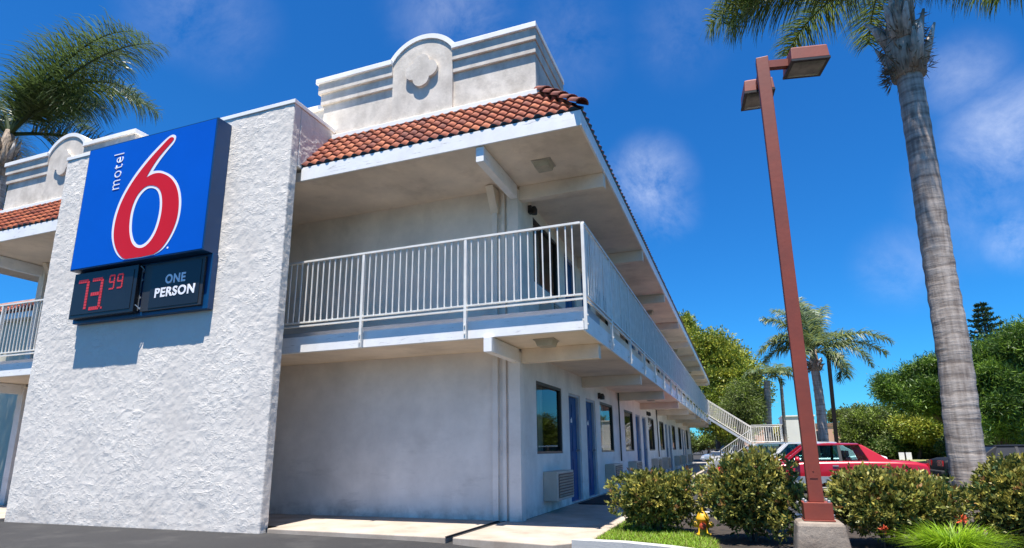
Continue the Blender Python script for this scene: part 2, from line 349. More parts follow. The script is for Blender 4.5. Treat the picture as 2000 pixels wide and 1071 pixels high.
for (x, y, rad, s) in [(1268,352,.09,.55),(1300,410,.07,.32),(1975,265,.10,.58),(1880,150,.07,.3),(1995,460,.06,.5),(1760,520,.08,.2),(880,15,.13,.24),(345,15,.09,.2),(430,45,.10,.12),(1100,90,.12,.12),(1330,60,.10,.10),(1930,380,.12,.2)]:
    dp = N(t, 'ShaderNodeVectorMath', operation='DISTANCE'); L(nrm.outputs[0], dp.inputs[0]); dp.inputs[1].default_value = dirpx(x, y)
    mr = N(t, 'ShaderNodeMapRange', interpolation_type='SMOOTHSTEP'); L(dp.outputs['Value'], mr.inputs[0]); mr.inputs[1].default_value = rad; mr.inputs[2].default_value = rad*.05; mr.inputs[3].default_value=0; mr.inputs[4].default_value=s*.8
    if tot is None: tot = mr
    else:
        ad = N(t, 'ShaderNodeMath', operation='MAXIMUM'); L(tot.outputs[0], ad.inputs[0]); L(mr.outputs[0], ad.inputs[1]); tot = ad
ml = N(t, 'ShaderNodeMath', operation='MULTIPLY', use_clamp=True); L(tot.outputs[0], ml.inputs[0]); L(cnr.outputs[0], ml.inputs[1])
mx = N(t, 'ShaderNodeMix', data_type='RGBA'); L(ml.outputs[0], mx.inputs[0]); L(tn.outputs[2], mx.inputs[6]); mx.inputs[7].default_value = (6.2,6.4,6.9,1)
L(mx.outputs[2], bg.inputs[0]); L(bg.outputs[0], o_.inputs[0])
sl = bpy.data.lights.new('sun', 'SUN'); sl.energy = 5.0; sl.angle = R(.5); sl.color = (1,.945,.87)
so = bpy.data.objects.new('sun', sl); COL.objects.link(so); so.rotation_euler = sunv.to_track_quat('Z', 'Y').to_euler(); so.location = (0,-20,40)
sc.view_settings.view_transform = 'Standard'; sc.view_settings.look = 'None'; sc.view_settings.exposure = 1.08; sc.view_settings.gamma = 1
sc.cycles.max_bounces = 8; sc.cycles.diffuse_bounces = 5; sc.cycles.transparent_max_bounces = 12

# ------------------------------------------------------------------ ground
def gz(x, y):
    z = -.06 - .12*sstep(-1., 2.5, x)
    z += 1.05*sstep(40, 95, y)
    return z
def sheet(name, xs, ys, off, m, kind='structure', f=gz):
    b = MB(); b.smooth = True
    v = [(x, y, f(x,y)+off) for y in ys for x in xs]; n = len(xs)
    b.add(v, [(j*n+i, j*n+i+1, (j+1)*n+i+1, (j+1)*n+i) for j in range(len(ys)-1) for i in range(n-1)])
    o = b.build(name, m, fixn=False); o['kind'] = kind; return o
xs = [-600,-300,-100,-60,-40,-20,-10,-5,-3,-2]+[-1+.25*i for i in range(15)]+[4,6,8,12,20,40,80,150,300,600]
ys = [-120,-60,-30,-15,-8,-4,-2,0,2,5,10,15,20,25,30,35]+[40+4*i for i in range(15)]+[120,200,400,900]
sheet('ground', xs, ys, 0, 'asphalt')
sheet('street', [-60+4*i for i in range(31)], [39+3*i for i in range(20)], .006, 'road')
def gl(x, y):
    return gz(x, y) + (.42*sstep(18, 27, y)+.5*sstep(31,44,y))*sstep(7.2, 12, x)*(1-sstep(60,80,y))
sheet('lawn_slope', [7.2,8,9,10,11,12,14,17,22,30,45,70], [18,19.5,21,22.5,24,25.5,27,30,35,42,50,60,75], .012, 'lawn', f=gl)
b = MB()
for x in (2.6, 8.6):
    for i in range(0):
        pass
for y in (6.6, 12.1, 16.6): b.box(2.3, 7.4, y, y+.1, -.179, -.1745)
b.box(1.95, 2.05, 3.2, 22, -.179, -.1745)
o = b.build('parking_line', 'linepaint'); o['kind'] = 'structure'
# far pavement edge beyond the corridor
b = MB(); b.box(-6, 9, 38.4, 38.9, -.1, .02); o = b.build('pavement_edge', 'curb'); o['kind'] = 'structure'

# sidewalk: two slabs with a drain channel between
b = MB()
b.prism_z([(-3.1,-1.72),(-.33,-1.80),(-.35,0.0),(-3.1,0.0)], -.18, 0)
b.prism_z([(-.23,-1.80),(1.08,-2.0),(1.42,-1.62),(1.42,-.02),(-.23,-.02)], -.18, .001)
b.prism_z([(-3.1,-1.72),(-3.1,-1.5),(-8.6,-1.5),(-8.6,0),(-3.1,0)][::-1], -.2, -.004)
b.box(-14, -8.6, -1.9, 0, -.2, 0)
for i in range(12): b.box(0, 1.42, i*3.0-.015 if i else -.018, i*3.0+2.985, -.2, .0)
b.box(0,1.42,36,38.4,-.2,0)
o = b.build('sidewalk', 'concrete', bevel=.012); o['kind'] = 'structure'
b = MB(); b.box(-.35, -.23, -1.79, 0, -.2, -.10)
for i in range(0): pass
o = b.build('drain_channel', 'dark'); o['kind'] = 'structure'
b = MB(); b.bar((-.33,-1.78,-.004),(-.345,-.02,-.004),.02,.02); b.bar((-.235,-1.78,-.004),(-.235,-.02,-.004),.02,.02)
for i in range(26): b.box(-.33,-.235,-1.3+i*.05,-1.285+i*.05,-.03,-.012)
tagit(b.build('drain_grate', 'dark'), 'narrow dark drain grate crossing the sidewalk at the building corner', 'drain')

# planter island
pl = [(1.40,-1.70),(1.85,-1.72),(2.35,-1.9),(2.9,-2.2),(3.4,-2.62),(4.2,-3.05),(6,-3.3),(9.5,-3.35),(9.5,1.6),(2.1,1.6),(1.5,.9)]
b = MB(); b.prism_z(pl, -.3, -.02); o = b.build('planter_soil', 'soil'); o['kind'] = 'structure'
b = MB()
cpts = pl + [pl[0]]
def offs(p, q, d):
    dx, dy = q[0]-p[0], q[1]-p[1]; l = math.hypot(dx, dy); return (dy/l*d, -dx/l*d)
outer = []
n = len(pl)
for i in range(n):
    a = offs(pl[i-1], pl[i], .14); c = offs(pl[i], pl[(i+1)%n], .14); k = 1/(1+(a[0]*c[0]+a[1]*c[1])/.14**2)
    outer.append((pl[i][0]+(a[0]+c[0])*k, pl[i][1]+(a[1]+c[1])*k))
for i in range(n-1):
    j = i+1
    b.prism_z([pl[i], pl[j], outer[j], outer[i]][::-1], -.3, .035 if i != n-2 else .03)
o = b.build('planter_curb', 'curb'); o['kind'] = 'structure'

# ------------------------------------------------------------------ motel building
CX = -5.85
mot = thing('motel_building', 'two storey white stucco motel with terracotta tile eaves and balcony walkway', 'building')
XL = -11.7; YE = 34.0
H1, DK, H2 = 2.55, 2.93, 5.285
starts = [0.0, 8.2, 16.4, 24.6]
wins, doors = [], []
for s in starts:
    wins += [(s+.83, s+2.38), (s+5.75, s+7.35)]
    doors += [(s+2.88, s+3.80), (s+4.32, s+5.24)]
doors = [d for d in doors]; 
def wall_x(mb, x, y0, y1, z0, z1, ops, depth):
    Y = sorted({y0, y1, *[a for o in ops for a in o[:2]]}); Z = sorted({z0, z1, *[a for o in ops for a in o[2:]]})
    for i in range(len(Y)-1):
        for j in range(len(Z)-1):
            ym, zm = (Y[i]+Y[i+1])/2, (Z[j]+Z[j+1])/2
            if any(o[0] < ym < o[1] and o[2] < zm < o[3] for o in ops): continue
            mb.add([(x,Y[i],Z[j]),(x,Y[i+1],Z[j]),(x,Y[i+1],Z[j+1]),(x,Y[i],Z[j+1])], [(0,1,2,3)])
    for a, c, e, g in ops:
        mb.add([(x,a,e),(x,c,e),(x,c,g),(x,a,g),(x-depth,a,e),(x-depth,c,e),(x-depth,c,g),(x-depth,a,g)], [(0,4,5,1),(1,5,6,2),(2,6,7,3),(3,7,4,0)])
ops = [(a,c,.95,2.15) for a,c in wins]+[(a,c,0.02,2.12) for a,c in doors]
b = MB(); wall_x(b, 0, 0, YE, 0, H1+.02, ops, .09)
o = b.build('wall', 'paint', mot, fixn=False)
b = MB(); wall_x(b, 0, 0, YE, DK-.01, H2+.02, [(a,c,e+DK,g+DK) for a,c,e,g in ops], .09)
o = b.build('wall', 'paint_warm', mot, fixn=False)
b = MB(); b.box(XL, -.004, 0, .2, -.05, H1+.1); b.build('wall', 'paint', mot)
b = MB(); b.box(XL, -.004, 0, .2, H1+.101, H2+.02); b.build('wall', 'paint_warm', mot)
b = MB(); b.box(XL, XL+.2, .2, YE, -.05, H2+.02); b.box(XL+.2, 0, YE-.2, YE, -.05, H2+.02); b.build('wall', 'paint', mot)
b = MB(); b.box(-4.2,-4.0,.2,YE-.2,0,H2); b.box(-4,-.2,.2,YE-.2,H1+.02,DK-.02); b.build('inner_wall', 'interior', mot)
# base course / kick line
# corner pilasters on each level
for z0, z1 in ((0, 2.31),(DK, 5.03)):
    for sx, cx in ((1,0),(-1,2*CX)):
        b = MB()
        def bx(a, c, y0, y1): 
            x0, x1 = sorted((cx+sx*a, cx+sx*c)); b.box(x0, x1, y0, y1, z0, z1 + (.18 if True else 0))
        bx(-.42,-.33,-.07,-.004); bx(-.26,-.20,-.045,-.004); bx(-.14,.05,-.10,-.004); bx(.004,.05,-.004,.10)
        b.build('pilaster', 'paint' if z0 < 1 else 'paint_warm', mot, bevel=.004)
        if z0 > 1:
            b = MB()
            for sgn in (1,):
                x0, x1 = sorted((cx+sx*-.44, cx+sx*-.31))
                b.add([(x0,-.07,4.86),(x1,-.07,4.86),(x1,-.30,5.26),(x0,-.30,5.26),(x0,-.0,4.86),(x1,-.0,4.86),(x1,0,5.26),(x0,0,5.26)], [(0,1,2,3),(4,7,6,5),(0,4,5,1),(3,2,6,7),(0,3,7,4),(1,5,6,2)])
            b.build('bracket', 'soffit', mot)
# balcony slab (front and both sides)
b = MB()
b.box(-13.0, 1.30, -1.089, -.001, H1, 2.78)
b.box(.001, 1.30, 0, YE-.4, H1, DK)
b.box(-13.0, XL-.001, 0, YE-.4, H1, DK)
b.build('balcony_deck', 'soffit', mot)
b = MB(); b.box(-13.0,1.30,-.84,-.002,2.781,DK); b.build('deck_edge', 'doorframe', mot)
b = MB()
b.box(-13.04, 1.33, -1.165, -1.09, H1-.01, 2.79)
b.build('balcony_fascia', 'trim', mot, bevel=.003)
b = MB()
b.box(1.301, 1.33, -1.089, YE-.38, H1-.01, 2.79)
b.build('balcony_fascia', 'trim', mot, bevel=.003)
# beams
for y in [0.05, 4.1, 8.2, 12.3, 16.4, 20.5, 24.6, 28.7, 32.8]:
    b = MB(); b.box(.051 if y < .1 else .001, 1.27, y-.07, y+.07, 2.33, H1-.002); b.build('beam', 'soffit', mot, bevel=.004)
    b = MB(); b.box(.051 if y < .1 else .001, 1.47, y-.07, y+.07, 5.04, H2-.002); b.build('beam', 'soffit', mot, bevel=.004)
for cx in (0, 2*CX):
    for (z0, z1, ye) in ((2.33, H1-.002, -1.22),(5.04, H2-.002, -1.50)):
        b = MB(); b.box(cx-.075, cx+.045, ye, -.101, z0, min(z1, H1-.013 if z0 < 3 else H2-.013)); b.build('beam', 'trim', mot, bevel=.004)
# eave soffit + fascia
EX, EF = 1.495, -1.54
b = MB(); b.box(2*CX-EX+.03, EX-.03, EF+.03, YE+.9, H2, H2+.16); b.build('eave_soffit', 'soffit', mot)
b = MB(); b.box(-3.148, EX, EF, EF+.029, H2-.01, 5.505); b.build('eave_fascia', 'trim', mot, bevel=.003)
b = MB(); b.box(2*CX-EX, -8.552, EF, EF+.029, H2-.01, 5.505); b.build('eave_fascia', 'trim', mot, bevel=.003)
b = MB(); b.box(EX-.029, EX, EF+.03, YE+.9, H2-.01, 5.505); b.build('eave_fascia', 'trim', mot, bevel=.003)
b = MB(); b.box(2*CX-EX, 2*CX-EX+.029, EF+.03, YE+.9, H2-.01, 5.505); b.build('eave_fascia', 'trim', mot, bevel=.003)
# tile roof
DK_ = []
def tiles(name, E0, along, inward, length, rise, cut0, cut1, pitch=.168, courses=6, run=.86, mb=None):
    "E0 eave start, along/inward unit vectors; cut0/cut1 hip clipping slope at each end"
    E0 = Vector(E0); A = Vector(along); I = Vector(inward)
    V, F, T = [], [], []
    ns = int(length/pitch*8); sl = (I*run + Vector((0,0,rise))); nrm = A.cross(sl).normalized()
    if nrm.z < 0: nrm = -nrm
    jit = {}
    for k in range(courses):
        s0, s1 = k/courses, (k+1)/courses+.06
        rows = [(s0, -.01, 0), (s0, .036, 1), (s1, .0, 1)] if k else [(s0, -.03, 0), (s0, .030, 1), (s1, .0, 1)]
        base = len(V)
        for (s, lift, prof) in rows:
            lo = cut0*run*min(s,1); hi = length - cut1*run*min(s,1)
            for i in range(ns+1):
                u = length*i/ns; ph = u/pitch; c = .5+.5*math.cos(2*math.pi*ph)
                h = .046*(c**.75) 
                idx = int(math.floor(ph+.5))
                j = jit.setdefault((k, idx), (random.random()-.5)*.012)
                uu = min(max(u, lo), hi)
                p = E0 + A*uu + sl*s + nrm*((h if prof else h*.9) + lift + (j if prof and lift > 0 else 0))
                V.append(tuple(p))
        for r in range(2):
            for i in range(ns):
                a = base + r*(ns+1) + i
                F.append((a, a+1, a+ns+2, a+ns+1)); DK_.append(1 if (k == 0 and r == 0) else 0); T.append(random.Random((k*7919+int(math.floor((i+.5)/8+.5)))*31+int(E0.x*10)).random())  # lowest lip is dark: shade of the hollow tile ends put in colour
    mb.append((V, F, T))
def tile_obj(name, parts, parent):
    V, F, T = [], [], []
    for v, f, t_ in parts:
        o = len(V); V += v; F += [tuple(i+o for i in q) for q in f]; T += t_
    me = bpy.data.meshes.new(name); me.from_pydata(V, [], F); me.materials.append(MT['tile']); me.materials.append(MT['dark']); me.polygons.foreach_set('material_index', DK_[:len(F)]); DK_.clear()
    a = me.attributes.new('tile', 'FLOAT', 'FACE'); a.data.foreach_set('value', T)
    me.polygons.foreach_set('use_smooth', [True]*len(F))
    o = bpy.data.objects.new(name, me); COL.objects.link(o); o.parent = parent
    return o
RISE, RUN = .91, .75
EAVE=True
ps = []
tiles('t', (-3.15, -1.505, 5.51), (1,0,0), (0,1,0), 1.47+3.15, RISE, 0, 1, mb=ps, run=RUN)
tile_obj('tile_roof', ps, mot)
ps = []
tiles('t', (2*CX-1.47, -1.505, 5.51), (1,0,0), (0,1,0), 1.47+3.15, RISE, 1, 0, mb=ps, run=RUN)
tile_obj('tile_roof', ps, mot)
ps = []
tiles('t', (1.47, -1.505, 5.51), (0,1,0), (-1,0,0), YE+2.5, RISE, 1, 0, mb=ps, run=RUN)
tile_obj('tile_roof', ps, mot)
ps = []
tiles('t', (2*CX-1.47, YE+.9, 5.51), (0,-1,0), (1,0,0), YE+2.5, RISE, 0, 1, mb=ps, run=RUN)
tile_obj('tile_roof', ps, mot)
# roof deck below tiles
for sx, cx in ((1,0),(-1,2*CX)):
    b = MB()
    x = lambda q: cx+sx*q
    b.add([(x(1.5),EF,5.507),(x(.66),-.74,6.39),(x(.66),YE+.9,6.39),(x(1.5),YE+.9,5.507)], [(0,1,2,3)])
    xe = -3.148 if sx == 1 else -8.552
    b.add([(x(1.5),EF,5.507),(xe,EF,5.507),(xe,-.74,6.39),(x(.66),-.74,6.39)], [(0,1,2,3)])
    b.build('roof_underlay', 'dark', mot)
# hip cap tiles
for sx, cx in ((1,0),(-1,2*CX)):
    b = MB(); b.smooth = True
    p0 = Vector((cx+sx*1.50, -1.535, 5.545)); p1 = Vector((cx+sx*.66, -.74, 6.47)); d = (p1-p0); Lh = d.length; dn = d.normalized()
    side = dn.cross(Vector((0,0,1))).normalized(); up = side.cross(dn).normalized()
    nt_ = 5
    for k in range(nt_):
        a = p0 + d*(k/nt_); c = p0 + d*((k+1.12)/nt_)
        ring = []
        for q, (p, r, lf) in enumerate(((a,.105,.045),(c,.085,.015))):
            for j in range(9):
                th = math.pi*j/8; ring.append(p + side*(math.cos(th)*r) + up*(math.sin(th)*r*.8+lf))
        inner = [a + side*(math.cos(math.pi*j/8)*.085) + up*(math.sin(math.pi*j/8)*.065+.045) for j in range(9)]
        b.add(ring+inner, [(j,j+1,j+10,j+9) for j in range(8)]+[(j+1,j,j+18,j+19) for j in range(8)])
    b.build('hip_tile', 'tile', mot, fixn=False)
b = MB(); b.box(2*CX-.55, .55, -.55, YE+.4, 6.36, 6.40); b.build('roof_deck', 'concrete', mot)

# parapets
PY = -.76
def arch_poly(c, hw, spring, top, base, grow=0.):
    Rr = (hw**2+(top-spring)**2)/(2*(top-spring)); zc = top-Rr; a0 = math.asin(min(1,hw/Rr))
    if top-spring > Rr: a0 = math.pi-a0
    return [(c+(Rr+grow)*math.sin(-a0+2*a0*i/20), zc+(Rr+grow)*math.cos(-a0+2*a0*i/20)) for i in range(21)]
def parapet(sx, cx):
    x = lambda q: cx+sx*q
    def mbx(b, a, c, y0, y1, z0, z1):
        x0, x1 = sorted((x(a), x(c))); b.box(x0, x1, y0, y1, z0, z1)
    pr = thing('parapet', None, None); pr.parent = mot
    b = MB()
    mbx(b, -3.44, .62, PY, PY+.2, 6.30, 7.56)
    mbx(b, .42, .62, PY+.2, .8, 6.30, 7.56); mbx(b, -3.44, -3.24, PY+.2, 1.5, 6.30, 7.56)
    b.build('parapet_wall', 'parapet', pr, bevel=.01)
    # raised arched panel, proud of the wall
    c = -1.39; hw = .575
    ar = arch_poly(c, hw, 7.60, 7.93, 6.3)
    poly = [(x(c-hw), 6.42)] + [(x(a), z) for a, z in ar] + [(x(c+hw), 6.42)]
    if sx == -1: poly = poly[::-1]
    b = MB(); b.prism_y(poly[::-1], PY-.055, PY+.19); b.build('arch_panel', 'parapet', pr, bevel=.004)
    ai = arch_poly(c, hw, 7.60, 7.93, 6.3, .0); ao = arch_poly(c, hw, 7.60, 7.93, 6.3, .085)
    b = MB()
    for i in range(20):
        q = [(x(ai[i][0]), ai[i][1]), (x(ai[i+1][0]), ai[i+1][1]), (x(ao[i+1][0]), ao[i+1][1]), (x(ao[i][0]), ao[i][1])]
        b.prism_y(q, PY-.078, PY+.21)
    b.build('arch_cap', 'parapet_cap', pr)
    # quatrefoil
    qc = (x(-1.38), 7.30); pts = []
    rl, of = .155, .15
    for k in range(4):
        a0 = math.pi/2*k
        lx, lz = qc[0]+of*math.cos(a0), qc[1]+of*math.sin(a0)
        for i in range(-9, 10):
            th = a0 + i*math.radians(9.75)
            pts.append((lx+rl*math.cos(th), lz+rl*math.sin(th)))
    b = MB(); b.prism_y(pts[::-1], PY-.115, PY-.054); b.build('quatrefoil', 'parapet', pr, bevel=.004)
    # cornice layers either side of the arch, wrapping the corner
    for (a, e) in ((-3.44, c-hw), (c+hw, .62)):
        for (z0, z1, pd, m) in ((7.56,7.655,.12,'parapet_cap'),(7.36,7.558,.082,'parapet'),(7.15,7.358,.042,'parapet')):
            b = MB(); ee = e + (pd*.45 if e == .62 else -.001); aa = a - (pd if a == -3.44 else -.001)
            mbx(b, aa, ee, PY-pd, PY-.002 if z0 < 7.5 else PY+.22, z0, z1)
            if e == .62: mbx(b, .622, .62+pd*.45, PY-.001, .8, z0, z1) if z0 < 7.5 else mbx(b, .40, .62+pd*.45, PY+.221, .8, z0, z1)
            if a == -3.44 and z0 > 7.5: mbx(b, -3.44-pd, -3.22, PY+.221, 1.5, z0, z1)
            b.build('cornice', m, pr, bevel=.006)
    b = MB(); mbx(b, -3.14 if sx==1 else -3.14, .72, PY-.11, PY-.002, 6.36, 6.45); b.build('flashing', 'parapet_cap', pr, bevel=.008)
    return pr
parapet(1, 0); parapet(-1, 2*CX)
b = MB(); b.box(-8.24,-3.46,-.70,-.5,6.3,7.12); b.build('parapet_wall', 'parapet', mot); b = MB(); b.box(-8.24,-3.45,-.76,-.46,7.12,7.20); b.build('parapet_cap', 'parapet_cap', mot)

# sign wall (fin)
def disp_wall():
    b = MB(); b.smooth = False
    b.box(-8.55,-3.15,-1.81,-1.64,-.25,6.53)
    b.box(-8.549,-3.151,-1.64,-.765,5.49,6.53)
    sw = b.build('sign_wall', 'stucco', mot, bevel=.02)
    sd = sw.modifiers.new('grid', 'SUBSURF'); sd.subdivision_type = 'SIMPLE'; sd.levels = sd.render_levels = 7
    tx = bpy.data.textures.new('trowel', 'CLOUDS'); tx.noise_scale = .10; tx.noise_depth = 3
    dm = sw.modifiers.new('trowel', 'DISPLACE'); dm.texture = tx; dm.strength = .013; dm.mid_level = .5; dm.texture_coords = 'LOCAL'
    b = MB(); b.box(-8.565,-3.135,-1.825,-.768,6.53,6.60); b.build('coping', 'parapet_cap', mot, bevel=.006)
disp_wall()

# doors, windows, AC units
def door(y0, y1, zb, num):
    fr = MB(); x = -.085
    fr.box(x-.02, -.03, y0, y0+.05, zb, zb+2.12); fr.box(x-.02, -.03, y1-.05, y1, zb, zb+2.12); fr.box(x-.02,-.03,y0+.051,y1-.051,zb+2.07,zb+2.12)
    d = MB(); d.box(x-.045, x, y0+.052, y1-.052, zb+.02, zb+2.068)
    w_ = (y1-y0-.104)
    ob = d.build('door', 'door', mot, bevel=.003)
    pn = MB()
    for (a, c) in ((.1,.46),(.54,.9)):
        for (e, g) in ((.16,.82),(.98,1.5),(1.62,1.92)):
            pn.box(x+.001, x+.012, y0+.052+w_*a, y0+.052+w_*c, zb+e, zb+g)
    pn.build('door_panel', 'door', ob, bevel=.006)
    fr.build('door_frame', 'doorframe', ob)
    h = MB(); h.lathe((x, y1-.13, zb+1.0), [(.03,0),(.03,.01),(.012,.02),(.012,.05),(.028,.055),(.028,.08),(.01,.09)], 10, 'x'); h.build('door_knob', 'metalgrey', ob)
    p = MB(); p.box(x+.001, x+.008, (y0+y1)/2-.05, (y0+y1)/2+.05, zb+1.55, zb+1.65); p.build('number_plate', 'parapet_cap', ob)
def window(y0, y1, zb, cur):
    fr = MB(); z0, z1 = zb+.95, zb+2.15
    fr.box(-.075,-.012,y0,y0+.05,z0,z1); fr.box(-.075,-.012,y1-.05,y1,z0,z1); fr.box(-.075,-.012,y0+.051,y1-.051,z1-.05,z1); fr.box(-.075,-.012,y0+.051,y1-.051,z0,z0+.04)
    
    ob = fr.build('window', 'brown', mot)
    g = MB(); g.add([(-.05,y0+.05,z0+.04),(-.05,y1-.05,z0+.04),(-.05,y1-.05,z1-.05),(-.05,y0+.05,z1-.05)], [(0,1,2,3)]); g.build('window_pane', 'glass', ob)
    c = MB(); nn = 40
    ya, yb = (y0-.05, y0+(y1-y0)*cur)
    v = []
    for i in range(nn+1):
        y = ya+(yb-ya)*i/nn; x = -.22+.03*math.sin(i*1.9); v += [(x,y,z0-.1),(x,y,z1+.05)]
    c.smooth = True; c.add(v, [(2*i,2*i+2,2*i+3,2*i+1) for i in range(nn)]); c.build('curtain', 'curtain', ob)
def ac(y0, zb):
    b = MB(); b.box(.001,.24,y0,y0+1.06,zb+.19,zb+.66); ob = b.build('air_conditioner', 'beige', mot, bevel=.012)
    g = MB()
    g.cur = 0; g.box(.241,.245,y0+.10,y0+1.0,zb+.235,zb+.62)
    g.cur = 1
    for i in range(8): 
        z = zb+.25+i*.046; g.add([(.246,y0+.10,z),(.246,y0+1.0,z),(.262,y0+1.0,z+.022),(.262,y0+.10,z+.022),(.246,y0+.1,z+.026),(.246,y0+1.0,z+.026)], [(0,1,2,3),(3,2,5,4)])
    g.build('grille', ['dark','beige'], ob)
rr = random.Random(3)
for zb in (0, DK):
    for i, (a, c) in enumerate(doors): door(a, c, zb, i)
    for i, (a, c) in enumerate(wins):
        window(a, c, zb, rr.choice([.5,.8,1.0,.6]) if i else .62)
        ac(a+.28, zb)
# wall lamps and downpipe between the doors
for (y, z) in ((5.62,2.28),(13.7,2.28),(.62,DK+2.2)):
    b = MB(); b.box(.001,.06,y-.05,y+.05,z-.08,z+.06); b.lathe((.10,y,z-.10),[(.055,0),(.06,.08),(.03,.14)],10); b.build('wall_lamp', 'dark', mot)
for y in (8.0, 16.2): 
    b = MB(); b.tube([(.05,y,.7),(.05,y,2.54)], .022, 8); b.build('downpipe', 'brown', mot)
# soffit lights
def soffit_light(cx, cy, z, s=.14):
    b = MB(); b.add([(cx-s,cy-s,z-.001),(cx+s,cy-s,z-.001),(cx+s,cy+s,z-.001),(cx-s,cy+s,z-.001),(cx-s*.78,cy-s*.78,z-.10),(cx+s*.78,cy-s*.78,z-.10),(cx+s*.78,cy+s*.78,z-.10),(cx-s*.78,cy+s*.78,z-.10)],
      [(0,1,5,4),(1,2,6,5),(2,3,7,6),(3,0,4,7),(4,5,6,7),(0,3,2,1)]); ob = b.build('ceiling_light', 'lightbox', mot, bevel=.006)
    b = MB(); b.box(cx-s*1.08,cx+s*1.08,cy-s*1.08,cy+s*1.08,z-.018,z-.002); b.build('lamp_frame', 'beige', ob)
soffit_light(.68,-.66,H2); soffit_light(.64,-.60,H1)
for y in (10.2, 18.4, 26.6): soffit_light(.75, y, H2); soffit_light(.65, y, H1)

# balcony railings
RX, RY = 1.378, -1.222
def railing(p0, p1, posts, name='railing', d0=0, post_face=None):
    "straight balcony railing; p0, p1 in plan at deck level"
    p0 = Vector(p0); p1 = Vector(p1); d = (p1-p0); Lh = d.length; dn = d.normalized()
    b = MB()
    b.bar(p0+Vector((0,0,4.005)), p1+Vector((0,0,4.005)), .045, .03)
    b.bar(p0+Vector((0,0,3.005)), p1+Vector((0,0,3.005)), .032, .022)
    b.bar(p0+Vector((0,0,2.945)), p1+Vector((0,0,2.945)), .032, .022)
    nb = int(Lh/.107)
    for i in range(1, nb):
        q = p0 + dn*(i*.107+random.uniform(-.004,.004))
        if any(abs((q-p0).length-s) < .05 for s in posts): continue
        b.bar(q+Vector((random.uniform(-.004,.004),0,3.017)), q+Vector((random.uniform(-.004,.004),0,3.989)), .016)
    ob = b.build(name, 'rail', mot)
    for s in posts:
        q = p0+dn*s
        pb = MB(); pb.bar(q+Vector((0,0,2.53)), q+Vector((0,0,3.986)), .042)
        side = Vector((dn.y, -dn.x, 0))
        pb.bar(q-side*.02+Vector((0,0,2.66)), q-side*.045+Vector((0,0,2.66)), .03, .03); pb.bar(q-side*.02+Vector((0,0,2.60)), q+side*.035+Vector((0,0,2.60)), .018); pb.bar(q-side*.02+Vector((0,0,2.72)), q+side*.035+Vector((0,0,2.72)), .018)
        pb.build('post', 'rail', ob)
    return ob
S = 1.73
railing((-13.1, RY, 0), (RX-.03, RY, 0), [RX-.0+13.1-S*k for k in range(1,9)])
railing((RX, RY, 0), (RX, 29.6, 0), [.0]+[S*k for k in range(1,18)])
railing((RX, 31.2, 0), (RX, YE-.4, 0), [0, YE-.4-31.2])

# ------------------------------------------------------------------ staircase
st = thing('staircase', 'white outdoor metal stairs with landing at far end of the balcony', 'staircase', (1.4,30.4,0))
sx0, sx1 = 0.0, 2.35; zt, zl = 2.92, 1.25
yA, yB = -.7, .7
for yy in (yA, yB):
    b = MB(); b.bar((sx0,yy,zt-.10),(sx1,yy,zl-.08),.05,.13); b.build('stringer', 'doorframe', st)
n_ = 9
for k in range(n_):
    f = (k+.5)/n_; b = MB(); x = sx0+(sx1-sx0)*f; z = zt+(zl-zt)*(k+1)/(n_+.5); b.box(x-.14,x+.14,yA+.03,yB-.03,z-.05,z); b.build('tread', 'concrete', st)
b = MB(); b.box(sx1, sx1+1.65, yA-1.5, yB, zl-.16, zl); b.build('landing', 'trim', st)
def slant_rail(a, c, h=1.0, nm='railing', sp=.12):
    a = Vector(a); c = Vector(c); b = MB(); up = Vector((0,0,h)); lo = Vector((0,0,.1))
    b.bar(a+up, c+up, .05, .04); b.bar(a+lo, c+lo, .035, .03)
    Lh = (c-a).length; n = max(2, int(Lh/sp))
    for i in range(n+1):
        q = a+(c-a)*(i/n); b.bar(q+lo, q+up, .05 if i in (0,n) else .018)
    return b.build(nm, 'rail', st)
for yy in (yA, yB): slant_rail((sx0,yy,zt),(sx1,yy,zl))
slant_rail((sx1+1.65,yA-1.5,zl),(sx1+1.65,yB,zl)); slant_rail((sx1,yB,zl),(sx1+1.65,yB,zl)); slant_rail((sx1+.0,yA-1.5,zl),(sx1+1.65,yA-1.5,zl))
for (x,y) in ((sx1+.05,yA-1.45),(sx1+1.6,yA-1.45),(sx1+.05,yB-.05),(sx1+1.6,yB-.05)):
    b = MB(); b.bar((x,y,-.18),(x,y,zl-.161),.08); b.build('post', 'rail', st)
for yy in (yA-.1, yA-1.45):
    b = MB(); b.bar((sx1,yy,zl-.1),(sx1-2.0,yy,-.15),.05,.12); b.build('stringer', 'doorframe', st)
for k in range(7):
    f = (k+.5)/7; b = MB(); x = sx1-2.0*f; z = zl-1.4*(k+1)/8; b.box(x-.14,x+.14,yA-1.42,yA-.13,z-.05,z); b.build('tread', 'concrete', st)
slant_rail((sx1,yA-1.45,zl),(sx1-2.0,yA-1.45,-.1),.8)

